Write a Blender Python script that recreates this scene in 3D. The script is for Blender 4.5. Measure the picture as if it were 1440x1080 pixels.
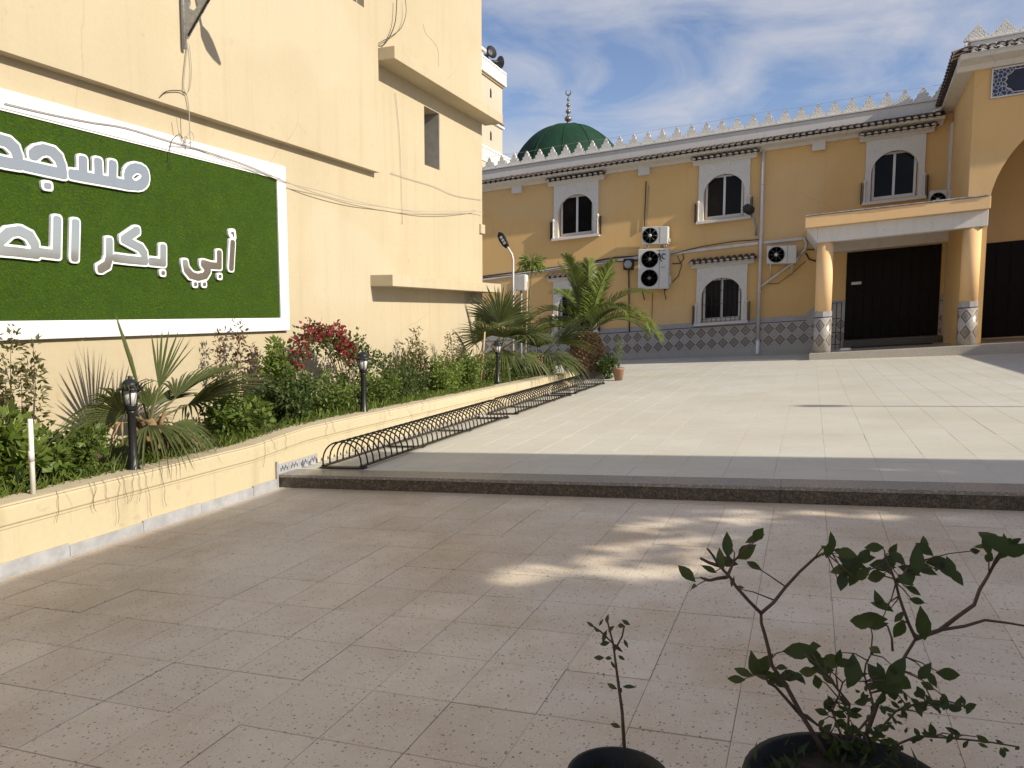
import bpy, bmesh, math, random
import numpy as np
from mathutils import Vector, Matrix
from math import sin, cos, pi, radians, sqrt, atan2
random.seed(11); RNG = np.random.default_rng(7)
S = bpy.context.scene
COL = S.collection
for o in list(bpy.data.objects): bpy.data.objects.remove(o)

# ------------------------------------------------------------------ camera, sky, sun, exposure
SLOPE = .058      # the courtyard falls to the left (rise per metre towards +X)
SF = .075         # the mosque's courses climb with the street
cam = bpy.data.cameras.new('camera'); cam_o = bpy.data.objects.new('camera', cam); COL.objects.link(cam_o)
cam.sensor_width = 36; cam.lens = 26.85; cam.clip_end = 3000; cam.clip_start = .05
cam_o.location = (0, 0, 1.45); cam_o.rotation_euler = (radians(90-5.4), 0, math.atan(420*cos(radians(5.4))/1074.))
S.camera = cam_o
SUN = Vector((.85, -.122, .51)).normalized()
W = bpy.data.worlds.new('World'); S.world = W; W.use_nodes = True
nt = W.node_tree; nt.nodes.clear()
def wn(t, **k):
    n = nt.nodes.new(t)
    for a, b in k.items(): setattr(n, a, b)
    return n
sky = wn('ShaderNodeTexSky', sky_type='NISHITA', sun_disc=False)
sky.sun_elevation = math.asin(SUN.z); sky.sun_rotation = atan2(SUN.x, SUN.y); sky.altitude = 100
sky.air_density = 1.0; sky.dust_density = .6; sky.ozone_density = 3.0
tc = wn('ShaderNodeTexCoord'); sp = wn('ShaderNodeSeparateXYZ'); nt.links.new(tc.outputs['Generated'], sp.inputs[0])
ad = wn('ShaderNodeMath', operation='ADD'); nt.links.new(sp.outputs[2], ad.inputs[0]); ad.inputs[1].default_value = .12
mx = wn('ShaderNodeMath', operation='MAXIMUM'); nt.links.new(ad.outputs[0], mx.inputs[0]); mx.inputs[1].default_value = .05
dv = wn('ShaderNodeVectorMath', operation='DIVIDE'); nt.links.new(tc.outputs['Generated'], dv.inputs[0])
cx = wn('ShaderNodeCombineXYZ'); [nt.links.new(mx.outputs[0], cx.inputs[i]) for i in range(3)]
nt.links.new(cx.outputs[0], dv.inputs[1])
ns = wn('ShaderNodeTexNoise'); ns.inputs['Scale'].default_value = 1.9; ns.inputs['Detail'].default_value = 9; ns.inputs['Roughness'].default_value = .56; ns.inputs['Distortion'].default_value = .5
nt.links.new(dv.outputs[0], ns.inputs['Vector'])
rp = wn('ShaderNodeValToRGB'); rp.color_ramp.elements[0].position = .40; rp.color_ramp.elements[1].position = .66
rp.color_ramp.elements[0].color = (.0, .0, .0, 1); rp.color_ramp.elements[1].color = (.85, .85, .85, 1)
nt.links.new(ns.outputs['Fac'], rp.inputs[0])
mixc = wn('ShaderNodeMix', data_type='RGBA'); nt.links.new(rp.outputs[0], mixc.inputs['Factor'])
tint = wn('ShaderNodeMix', data_type='RGBA', blend_type='MULTIPLY'); tint.inputs[0].default_value = 1; tint.inputs[7].default_value = (.93, .84, .86, 1)
nt.links.new(sky.outputs[0], tint.inputs[6]); nt.links.new(tint.outputs[2], mixc.inputs[6]); mixc.inputs[7].default_value = (3.75, 3.8, 4.15, 1)
bg = wn('ShaderNodeBackground'); bg.inputs[1].default_value = .105
nt.links.new(mixc.outputs[2], bg.inputs[0])
wo = wn('ShaderNodeOutputWorld'); nt.links.new(bg.outputs[0], wo.inputs[0])
sl = bpy.data.lights.new('sun', 'SUN'); sl.energy = 3.8; sl.angle = radians(.55); sl.color = (1, .91, .74)
so = bpy.data.objects.new('sun', sl); COL.objects.link(so); so.rotation_euler = SUN.to_track_quat('Z', 'Y').to_euler()
so.location = (20, -4, 20)
S.view_settings.view_transform = 'Standard'; S.view_settings.look = 'None'
S.view_settings.exposure = .65; S.view_settings.gamma = 1
S.render.engine = 'CYCLES'

# ------------------------------------------------------------------ helpers
class MB:
    def __init__(s): s.v = []; s.f = []; s.m = []; s.sm = []; s.cur = 0
    def add(s, vs, fs, smooth=False):
        b = len(s.v); s.v += [tuple(v) for v in vs]
        for f in fs: s.f.append(tuple(i+b for i in f)); s.m.append(s.cur); s.sm.append(smooth)
        return s
    def box(s, x0, x1, y0, y1, z0, z1):
        return s.add([(x0,y0,z0),(x1,y0,z0),(x1,y1,z0),(x0,y1,z0),(x0,y0,z1),(x1,y0,z1),(x1,y1,z1),(x0,y1,z1)],
                     [(0,3,2,1),(4,5,6,7),(0,1,5,4),(1,2,6,5),(2,3,7,6),(3,0,4,7)])
    def prism(s, pts, ax, a0, a1):
        n = len(pts)
        mk = {'x': lambda p, a: (a, p[0], p[1]), 'y': lambda p, a: (p[0], a, p[1]), 'z': lambda p, a: (p[0], p[1], a)}[ax]
        return s.add([mk(p, a0) for p in pts]+[mk(p, a1) for p in pts],
                     [tuple(range(n)), tuple(range(2*n-1, n-1, -1))]+[(i, (i+1) % n, n+(i+1) % n, n+i) for i in range(n)])
    def tube(s, path, r, n=8, cap=True, smooth=True):
        P = [Vector(p) for p in path]; m = len(P)
        R = r if isinstance(r, (list, tuple)) else [r]*m
        vs = []; up = None
        for i, p in enumerate(P):
            d = (P[min(i+1, m-1)]-P[max(i-1, 0)])
            d = d.normalized() if d.length > 1e-9 else Vector((0,0,1))
            if up is None: up = Vector((0,0,1)) if abs(d.z) < .9 else Vector((1,0,0))
            a = d.cross(up); a = a.normalized() if a.length > 1e-6 else Vector((1,0,0)); b = a.cross(d).normalized(); up = b
            for k in range(n):
                t = 2*pi*k/n; vs.append(p+a*(R[i]*cos(t))+b*(R[i]*sin(t)))
        fs = [(i*n+k, i*n+(k+1) % n, (i+1)*n+(k+1) % n, (i+1)*n+k) for i in range(m-1) for k in range(n)]
        s.add(vs, fs, smooth)
        if cap:
            b = len(s.v)-len(vs)
            for f in (tuple(range(n-1, -1, -1)), tuple((m-1)*n+k for k in range(n))):
                s.f.append(tuple(b+i for i in f)); s.m.append(s.cur); s.sm.append(False)
        return s
    def lathe(s, prof, c=(0,0,0), n=16, smooth=True, axis='z'):
        vs = []
        for r, z in prof:
            for k in range(n):
                t = 2*pi*k/n
                p = (r*cos(t), r*sin(t), z)
                if axis == 'y': p = (p[0], p[2], p[1])
                if axis == 'x': p = (p[2], p[0], p[1])
                vs.append((c[0]+p[0], c[1]+p[1], c[2]+p[2]))
        m = len(prof)
        s.add(vs, [(i*n+k, i*n+(k+1) % n, (i+1)*n+(k+1) % n, (i+1)*n+k) for i in range(m-1) for k in range(n)], smooth)
        b = len(s.v)-len(vs)
        for r, i in ((prof[0][0], 0), (prof[-1][0], m-1)):
            if r > 1e-5:
                s.f.append(tuple(b+i*n+k for k in range(n))); s.m.append(s.cur); s.sm.append(False)
        return s
    def xf(s, M, start=0):
        s.v[start:] = [tuple(M @ Vector(v)) for v in s.v[start:]]; return s
    def shear(s, k=None):
        k = SF if k is None else k
        s.v = [(x, y, z+k*x) for x, y, z in s.v]; return s

def mesh_of(name, mb, mats, fix=True):
    me = bpy.data.meshes.new(name); me.from_pydata(mb.v, [], mb.f)
    for m in (mats if isinstance(mats, (list, tuple)) else [mats]): me.materials.append(m)
    me.polygons.foreach_set('material_index', mb.m); me.polygons.foreach_set('use_smooth', mb.sm)
    if fix:
        bm = bmesh.new(); bm.from_mesh(me); bmesh.ops.recalc_face_normals(bm, faces=bm.faces); bm.to_mesh(me); bm.free()
    me.update(); return me
def link(name, me, parent=None, loc=(0,0,0), kind=None):
    o = bpy.data.objects.new(name, me); COL.objects.link(o); o.location = loc
    if parent is not None: o.parent = parent
    if kind: o['kind'] = kind
    return o
def obj(name, mb, mats, parent=None, bevel=0, fix=True, kind=None, loc=(0,0,0)):
    o = link(name, mesh_of(name, mb, mats, fix), parent, loc, kind)
    if bevel:
        b = o.modifiers.new('edge', 'BEVEL'); b.width = bevel; b.segments = 2; b.limit_method = 'ANGLE'; b.angle_limit = radians(40)
    return o
def tag(o, label=None, cat=None, group=None, kind=None):
    for k, v in (('label', label), ('category', cat), ('group', group), ('kind', kind)):
        if v: o[k] = v
    return o
def thing(name, label, cat, group=None, base=(0,0,0)):
    o = bpy.data.objects.new(name, None); COL.objects.link(o); o.empty_display_size = .2
    return tag(o, label, cat, group)
def rebase(root, base):
    base = Vector(base)
    for c in root.children: c.location = c.location-base
    root.location = root.location+base
    return root
def copy_tree(o, parent=None):
    c = o.copy(); COL.objects.link(c)
    if parent is not None: c.parent = parent
    for ch in list(o.children): copy_tree(ch, c)
    return c
def lower(x): return SLOPE*x
def upper(x): return .13+SLOPE*x

# ------------------------------------------------------------------ materials
class NT:
    def __init__(s, name):
        s.m = bpy.data.materials.new(name); s.m.use_nodes = True; s.t = s.m.node_tree
        s.p = s.t.nodes['Principled BSDF']; s.out = s.t.nodes['Material Output']
    def n(s, t, ins=None, **k):
        n = s.t.nodes.new(t)
        for a, b in k.items(): setattr(n, a, b)
        for a, b in (ins or {}).items(): s.set(n.inputs[a], b)
        return n
    def set(s, sock, v):
        if isinstance(v, bpy.types.NodeSocket): s.t.links.new(v, sock)
        else:
            if hasattr(sock, 'default_value') and isinstance(v, tuple) and len(v) == 3 and sock.type == 'RGBA': v = (*v, 1)
            sock.default_value = v
    def math(s, op, a, b=0., c=0., clamp=False):
        n = s.n('ShaderNodeMath', operation=op); n.use_clamp = clamp
        s.set(n.inputs[0], a); s.set(n.inputs[1], b); s.set(n.inputs[2], c); return n.outputs[0]
    def mix(s, f, a, b, blend='MIX'):
        n = s.n('ShaderNodeMix', data_type='RGBA', blend_type=blend)
        s.set(n.inputs[0], f); s.set(n.inputs[6], a); s.set(n.inputs[7], b); return n.outputs[2]
    def pos(s): return s.n('ShaderNodeNewGeometry').outputs['Position']
    def scale(s, vec, k):
        n = s.n('ShaderNodeMapping'); s.set(n.inputs['Vector'], vec); n.inputs['Scale'].default_value = k; return n.outputs[0]
    def noise(s, vec, sc, det=4, ro=.55):
        n = s.n('ShaderNodeTexNoise'); s.set(n.inputs['Vector'], vec)
        n.inputs['Scale'].default_value = sc; n.inputs['Detail'].default_value = det; n.inputs['Roughness'].default_value = ro
        return n.outputs['Fac']
    def ramp(s, f, a, b, lo=(0,0,0), hi=(1,1,1)):
        n = s.n('ShaderNodeValToRGB'); e = n.color_ramp.elements
        e[0].position = a; e[1].position = b; e[0].color = (*lo, 1); e[1].color = (*hi, 1)
        s.set(n.inputs[0], f); return n.outputs[0]
    def bump(s, h, st=.3, d=.01):
        n = s.n('ShaderNodeBump', {'Strength': st, 'Distance': d, 'Height': h}); s.t.links.new(n.outputs[0], s.p.inputs['Normal'])
    def fin(s, col, rough=.8, metal=0., spec=None):
        s.set(s.p.inputs['Base Color'], col); s.set(s.p.inputs['Roughness'], rough); s.set(s.p.inputs['Metallic'], metal)
        if spec is not None: s.p.inputs['Specular IOR Level'].default_value = spec
        return s.m
def sc(c, k): return tuple(min(1, x*k) for x in c)
def scales():
    t = NT('palm_leaf_bases'); g = t.n('ShaderNodeNewGeometry'); f = g.outputs['Random Per Island']
    c = t.mix(f, (.13, .075, .038), (.42, .27, .14)); c = t.mix(t.math('MULTIPLY', t.noise(g.outputs['Position'], 30, 3), .5), c, (.10, .06, .03))
    return t.fin(c, .95)
def plain(name, col, rough=.6, metal=0., var=.12, scale=6., bump=0., bscale=60):
    t = NT(name); p = t.pos(); f = t.noise(p, scale, 5)
    c = t.mix(t.ramp(f, .3, .7), sc(col, 1-var), sc(col, 1+var))
    if bump: t.bump(t.noise(p, bscale, 3), bump, .004)
    return t.fin(c, rough, metal)
def stucco(name, col, dirt, streak=.35, grime=None):
    t = NT(name); p = t.pos()
    big = t.ramp(t.noise(p, .55, 5, .6), .3, .75)
    c = t.mix(big, sc(col, .93), sc(col, 1.05))
    st = t.ramp(t.noise(t.scale(p, (5, 5, .22)), 1.0, 6, .62), .52, .8)
    c = t.mix(t.math('MULTIPLY', st, streak), c, dirt)
    fine = t.noise(p, 26, 3)
    c = t.mix(t.math('MULTIPLY', t.ramp(fine, .35, .7), .10), c, sc(dirt, .9))
    sp = t.ramp(t.noise(p, 9, 2, .4), .70, .74)
    c = t.mix(t.math('MULTIPLY', sp, .22), c, dirt)
    v = t.n('ShaderNodeTexVoronoi', feature='DISTANCE_TO_EDGE'); v.inputs['Scale'].default_value = .45
    wv = t.n('ShaderNodeTexNoise', {'Scale': 2.5, 'Detail': 5.}); t.set(wv.inputs['Vector'], p)
    t.set(v.inputs['Vector'], t.mix(.12, p, wv.outputs['Color']))
    ck = t.math('MULTIPLY', t.math('LESS_THAN', v.outputs['Distance'], .0022), t.ramp(t.noise(p, .35, 2), .50, .62))
    c = t.mix(t.math('MULTIPLY', ck, .42), c, sc(dirt, .55))
    pt_ = t.ramp(t.noise(t.scale(p, (1, 1, 1.6)), .28, 2, .4), .56, .60)
    c = t.mix(t.math('MULTIPLY', pt_, .10), c, (.62, .58, .52))
    t.bump(t.math('ADD', t.noise(p, 140, 4), t.math('MULTIPLY', t.noise(p, 3.0, 3), 2.2)), .22, .006)
    return t.fin(c, .9, spec=.2)
M = {}
M['cream'] = stucco('cream_stucco', (.48, .41, .285), (.36, .28, .175), .40)
M['ochre'] = stucco('ochre_stucco', (.69, .45, .195), (.55, .36, .165), .30)
M['ochre_light'] = stucco('light_ochre_stucco', (.80, .53, .27), (.62, .42, .21), .3)  # pale fascia paint; on the porch columns the paleness paints in bounced light
M['ochre_trim'] = stucco('ochre_trim_paint', (.38, .255, .12), (.31, .205, .095), .45)
M['planter'] = stucco('planter_paint', (.525, .45, .30), (.28, .23, .15), .50)
M['pale'] = stucco('minaret_plaster', (.49, .44, .35), (.42, .36, .28), .25)
M['white'] = stucco('white_plaster', (.66, .63, .59), (.40, .37, .34), .35)
M['white_clean'] = plain('white_paint', (.80, .80, .82), .45, var=.03)
M['aluminium'] = plain('white_aluminium', (.62, .62, .62), .4, var=.05)
M['coping'] = stucco('dusty_coping', (.50, .43, .30), (.30, .25, .18), .5)
M['marble'] = plain('grey_marble', (.34, .345, .36), .4, var=.18, scale=9)
M['black'] = plain('black_metal', (.014, .014, .016), .38, .1, var=.2)
M['rack'] = plain('dark_rack_steel', (.035, .030, .027), .45, .5, var=.3, scale=30)
M['galv'] = plain('galvanised_steel', (.33, .335, .34), .45, .25, var=.25, scale=40)
M['plastic_black'] = plain('black_plastic', (.012, .012, .013), .5)
M['cable'] = plain('black_cable', (.03, .027, .025), .6)
M['cable_light'] = plain('pale_cable', (.34, .31, .27), .6)
M['pvc'] = plain('pvc_pipe', (.62, .58, .56), .45, var=.12, scale=3)
M['ac'] = plain('air_conditioner_casing', (.58, .575, .55), .45, var=.05)
M['ac_grille'] = plain('grille_plastic', (.07, .07, .075), .5)
M['tile_roof'] = plain('aged_roof_tile', (.075, .048, .036), .8, var=.5, scale=7, bump=.4)
M['mortar'] = plain('lime_mortar', (.58, .54, .49), .9, var=.2, scale=12)
M['felt'] = plain('weathered_flashing', (.36, .35, .35), .6, var=.45, scale=8)
M['concrete'] = plain('concrete', (.33, .31, .28), .9, var=.15, bump=.2)
M['grout'] = plain('dirty_grout', (.29, .235, .18), .95, var=.2)
M['grout_pale'] = plain('pale_grout', (.46, .43, .37), .95, var=.2)
M['soil'] = plain('garden_soil', (.10, .075, .048), 1, var=.4, scale=18, bump=.8, bscale=30)
M['earth'] = plain('dusty_earth', (.26, .22, .17), 1, var=.3, scale=.4)
M['trunk'] = plain('palm_trunk', (.20, .125, .065), .95, var=.45, scale=16, bump=.8)
M['stem'] = plain('woody_stem', (.085, .058, .038), .85, var=.3, scale=25)
M['stem_green'] = plain('green_stem', (.10, .10, .035), .7, var=.3)
M['cane'] = plain('bamboo_stake', (.42, .33, .20), .7, var=.2, scale=20)
M['dead'] = plain('dry_frond', (.30, .20, .10), .9, var=.3)
M['slit'] = plain('dark_opening', (.012, .011, .010), .9)
M['pot'] = plain('black_pot', (.010, .0095, .009), .7, var=.4, scale=14, bump=.15); M['pot_soil'] = plain('dark_potting_soil', (.035, .027, .02), 1, var=.5, scale=40, bump=.8, bscale=60)  # very dark soil colour, mottled at random
M['pot_clay'] = plain('clay_pot', (.30, .17, .11), .8)
M['door'] = None; M['iron'] = M['black']
M['scales'] = scales()
M['finial'] = plain('dull_finial_metal', (.22, .19, .15), .4, .7)

def dark_glass():
    t = NT('dark_window_glass'); p = t.pos()
    c = t.mix(t.ramp(t.noise(p, 1.2, 3), .4, .7), (.006, .006, .006), (.020, .016, .014))
    t.bump(t.noise(p, 1.5, 2), .05, .02)
    return t.fin(c, .12, spec=.12)
M['glass'] = dark_glass()
def lamp_glass():
    t = NT('frosted_lamp_glass'); t.p.inputs['Transmission Weight'].default_value = .25
    return t.fin((.72, .72, .70), .35)
M['lamp_glass'] = lamp_glass()
def mirror():
    t = NT('mirror_acrylic'); t.bump(t.noise(t.pos(), 2.2, 2), .08, .03)
    return t.fin((.56, .555, .52), .10, .85)
M['mirror'] = mirror()
def door_wood():
    t = NT('dark_door_wood'); p = t.pos()
    g = t.noise(t.scale(p, (40, 40, 2.0)), 1.0, 5)
    t.bump(g, .3, .004)
    return t.fin(t.mix(g, (.0045, .0028, .002), (.012, .007, .005)), .6, spec=.15)
M['door'] = door_wood()
def carved():
    t = NT('carved_white_plaster'); p = t.pos()
    v = t.n('ShaderNodeTexVoronoi', feature='DISTANCE_TO_EDGE'); t.set(v.inputs['Vector'], t.scale(p, (1, .2, 1))); v.inputs['Scale'].default_value = 15
    d = t.ramp(v.outputs['Distance'], .05, .16)
    w = t.n('ShaderNodeTexWave', wave_type='BANDS', bands_direction='DIAGONAL'); t.set(w.inputs['Vector'], p); w.inputs['Scale'].default_value = 7; w.inputs['Distortion'].default_value = 2
    h = t.math('ADD', d, t.math('MULTIPLY', w.outputs['Fac'], .6))
    t.bump(h, .28, .010)
    c = t.mix(d, (.61, .585, .545), (.68, .655, .62))
    c = t.mix(t.math('MULTIPLY', t.ramp(t.noise(p, 2.2, 5), .5, .8), .3), c, (.50, .46, .40))
    return t.fin(c, .9, spec=.2)
M['carved'] = carved()
def terrazzo(name, base, chip, x0, y0, px, py, stain, chips=True, tint=.10):
    t = NT(name); p = t.pos()
    s = t.n('ShaderNodeSeparateXYZ'); t.set(s.inputs[0], p)
    ix = t.math('FLOOR', t.math('DIVIDE', t.math('SUBTRACT', s.outputs[0], x0), px))
    iy = t.math('FLOOR', t.math('DIVIDE', t.math('SUBTRACT', s.outputs[1], y0), py))
    cv = t.n('ShaderNodeCombineXYZ'); t.set(cv.inputs[0], ix); t.set(cv.inputs[1], iy)
    wn_ = t.n('ShaderNodeTexWhiteNoise', noise_dimensions='3D'); t.set(wn_.inputs['Vector'], cv.outputs[0])
    c = t.mix(wn_.outputs['Value'], sc(base, 1-tint), sc(base, 1+tint))
    c = t.mix(t.math('MULTIPLY', t.ramp(t.noise(p, .55, 7, .68), .42, .66), .80), c, stain)
    c = t.mix(t.math('MULTIPLY', t.ramp(t.noise(p, 1.7, 4, .6), .50, .75), .30), c, tuple(min(1, v*k) for v, k in zip(base, (1.04, 1.06, 1.16))))
    c = t.mix(t.math('MULTIPLY', t.ramp(t.noise(p, 4.0, 5, .7), .55, .8), .35), c, sc(stain, .85))
    if chips:
        for scl, lo, hi, k, col in ((62, .10, .15, .9, chip), (120, .10, .2, .75, chip), (85, .09, .16, .5, sc(base, 1.4)), (38, .1, .1, .55, sc(chip, 1.8))):
            v = t.n('ShaderNodeTexVoronoi'); t.set(v.inputs['Vector'], p); v.inputs['Scale'].default_value = scl
            sep = t.n('ShaderNodeSeparateXYZ'); t.set(sep.inputs[0], v.outputs['Color'])
            on = t.math('GREATER_THAN', sep.outputs[0], .62)
            rad = t.math('MULTIPLY_ADD', sep.outputs[1], .24, .06)
            d = t.math('LESS_THAN', v.outputs['Distance'], rad)
            c = t.mix(t.math('MULTIPLY', t.math('MULTIPLY', on, d), k), c, col)
    t.bump(t.noise(p, 160, 2), .06, .003)
    ro = t.ramp(t.noise(p, 2.2, 4), .3, .7, (.42,)*3, (.62,)*3)
    return t.fin(c, ro, spec=.35)
LX0, LY0, LPX, LPY = -1.616, 2.585, .353, .377
M['terrazzo'] = terrazzo('warm_terrazzo', (.65, .58, .49), (.085, .062, .05), LX0, LY0, LPX, LPY, (.46, .345, .225), True, .06)
UX0, UY0, UP = -1.434, 6.38, .40
M['upper_tile'] = terrazzo('pale_courtyard_tile', (.565, .55, .488), (.3, .27, .24), UX0, UY0, UP, UP, (.50, .465, .39), False, .03)
def granite(name, base, dark, k=1.):
    t = NT(name); p = t.pos()
    n1 = t.noise(p, 130*k, 3, .7); n2 = t.noise(p, 55*k, 4)
    c = t.mix(t.ramp(n1, .38, .62), dark, base); c = t.mix(t.ramp(n2, .5, .72), c, sc(base, 1.5))
    return t.fin(c, .35)
M['granite'] = granite('dark_speckled_granite', (.125, .100, .074), (.018, .014, .010), .75)
M['granite_top'] = granite('worn_granite_tread', (.30, .275, .25), (.14, .125, .11))
M['porch_stone'] = granite('pale_step_stone', (.47, .43, .37), (.30, .27, .23))
def dado(col=None):
    t = NT('patterned_dado_tile' if col is None else 'patterned_column_tile'); p = t.pos(); s = t.n('ShaderNodeSeparateXYZ'); t.set(s.inputs[0], p)
    h = t.math('SUBTRACT', s.outputs[2], t.math('MULTIPLY', s.outputs[0], SF))
    u = t.math('DIVIDE', s.outputs[0], .355); v = t.math('DIVIDE', t.math('SUBTRACT', h, .44), .37)
    if col is not None:
        ang = t.math('ARCTAN2', t.math('SUBTRACT', s.outputs[1], 22.85), t.math('SUBTRACT', s.outputs[0], col)); u = t.math('MULTIPLY', ang, 5/(2*pi)); v = t.math('DIVIDE', t.math('SUBTRACT', h, .44), .41)
    def cell(u, v):
        a = t.math('ABSOLUTE', t.math('SUBTRACT', t.math('FRACT', u), .5)); b = t.math('ABSOLUTE', t.math('SUBTRACT', t.math('FRACT', v), .5))
        return t.math('ADD', a, b)
    d = cell(u, v); e = cell(t.math('ADD', u, .5), t.math('ADD', v, .5))
    base = (.40, .375, .345); dk = (.135, .105, .088)
    c = t.mix(t.math('MULTIPLY', t.math('LESS_THAN', d, .465), t.math('GREATER_THAN', d, .12)), base, dk)
    c = t.mix(t.math('MULTIPLY', t.math('LESS_THAN', d, .30), t.math('GREATER_THAN', d, .22)), c, (.34, .31, .27))
    c = t.mix(t.math('LESS_THAN', d, .09), c, sc(dk, 1.2))
    c = t.mix(t.math('MULTIPLY', t.math('LESS_THAN', e, .30), t.math('GREATER_THAN', e, .24)), c, (.27, .245, .22))
    inr = t.math('MULTIPLY', t.math('GREATER_THAN', h, .44), t.math('LESS_THAN', h, 1.18 if col is None else 1.26))
    c = t.mix(inr, base, c)
    g = t.math('MAXIMUM', t.math('GREATER_THAN', t.math('ABSOLUTE', t.math('SUBTRACT', t.math('FRACT', t.math('MULTIPLY', u, 2.)), .5)), .47),
               t.math('GREATER_THAN', t.math('ABSOLUTE', t.math('SUBTRACT', t.math('FRACT', t.math('MULTIPLY', v, 2.)), .5)), .47))
    c = t.mix(t.math('MULTIPLY', g, .25), c, (.2, .18, .16))
    c = t.mix(t.math('MULTIPLY', t.ramp(t.noise(p, 3, 4), .4, .8), .3), c, (.25, .22, .19))
    return t.fin(c, .3)
M['dado'] = dado(); M['col1'] = dado(.315); M['col2'] = dado(3.80)
M['dado_top'] = plain('grey_border_tile', (.34, .325, .335), .3, var=.1)
M['dado_line'] = plain('dark_border_tile', (.05, .045, .075), .3)
def blue_panel():
    t = NT('blue_arabesque_tile'); p = t.pos()
    v = t.n('ShaderNodeTexVoronoi', feature='DISTANCE_TO_EDGE'); t.set(v.inputs['Vector'], p); v.inputs['Scale'].default_value = 11
    return t.fin(t.mix(t.ramp(v.outputs['Distance'], .03, .10), (.42, .42, .46), (.03, .032, .075)), .2)
M['blue_border'] = blue_panel()
M['navy'] = plain('navy_glazed_tile', (.008, .009, .024), .35)
def dome_mat():
    t = NT('green_dome_paint'); p = t.pos()
    c = t.mix(t.ramp(t.noise(t.scale(p, (1.5, 1.5, .6)), 1.5, 6, .65), .3, .7), (.007, .030, .015), (.012, .050, .027))
    c = t.mix(t.math('MULTIPLY', t.ramp(t.noise(p, 9, 3), .5, .8), .4), c, (.022, .055, .036))
    return t.fin(c, .75, spec=.2)
M['dome'] = dome_mat()
def leaf(name, a, b, tr=.35, rough=.5, spec=.4):
    t = NT(name); g = t.n('ShaderNodeNewGeometry')
    oi = t.n('ShaderNodeObjectInfo')
    f = t.math('ADD', t.math('FRACT', t.math('ADD', t.math('MULTIPLY', g.outputs['Random Per Island'], .75), t.math('MULTIPLY', oi.outputs['Random'], .24))), t.math('MULTIPLY', t.noise(g.outputs['Position'], 5, 3), .3))
    c = t.mix(f, a, b)
    t.fin(c, rough, spec=spec)
    tl = t.n('ShaderNodeBsdfTranslucent'); t.set(tl.inputs['Color'], t.mix(.5, c, sc(b, 1.5)))
    mxs = t.n('ShaderNodeMixShader', {0: tr}); t.t.links.new(t.p.outputs[0], mxs.inputs[1]); t.t.links.new(tl.outputs[0], mxs.inputs[2])
    t.t.links.new(mxs.outputs[0], t.out.inputs[0]); return t.m
M['leaf'] = leaf('garden_leaf', (.040, .078, .012), (.15, .21, .040))
M['leaf_dark'] = leaf('dark_leaf', (.024, .050, .014), (.085, .125, .032))
M['leaf_bright'] = leaf('bright_leaf', (.075, .13, .018), (.19, .25, .050))
M['leaf_rose'] = leaf('rose_leaf', (.060, .072, .024), (.17, .15, .055))
M['leaf_red'] = leaf('reddish_shoot_leaf', (.09, .042, .026), (.13, .085, .036))
M['palm'] = leaf('palm_leaf', (.045, .066, .018), (.125, .145, .045), .28, .42, .5)
M['date'] = leaf('date_palm_leaf', (.065, .105, .016), (.205, .245, .050), .28, .45)
M['bract'] = leaf('crimson_bract', (.17, .016, .024), (.36, .045, .055), .4, .6)
M['rose'] = leaf('pink_petal', (.55, .12, .10), (.70, .22, .18), .3, .6)
M['pot_leaf'] = leaf('potted_leaf', (.012, .028, .009), (.055, .080, .020), .45)
def turf():
    t = NT('artificial_turf'); g = t.n('ShaderNodeNewGeometry'); p = g.outputs['Position']
    f = t.math('ADD', t.math('MULTIPLY', g.outputs['Random Per Island'], .55), t.math('MULTIPLY', t.ramp(t.noise(p, 3.5, 6, .75), .32, .68), .55))
    c = t.mix(f, (.036, .082, .0005), (.140, .215, .0015))
    return t.fin(c, 1., spec=0.)
M['turf'] = turf()
M['turf_base'] = plain('turf_backing', (.022, .055, .0005), 1)

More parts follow.
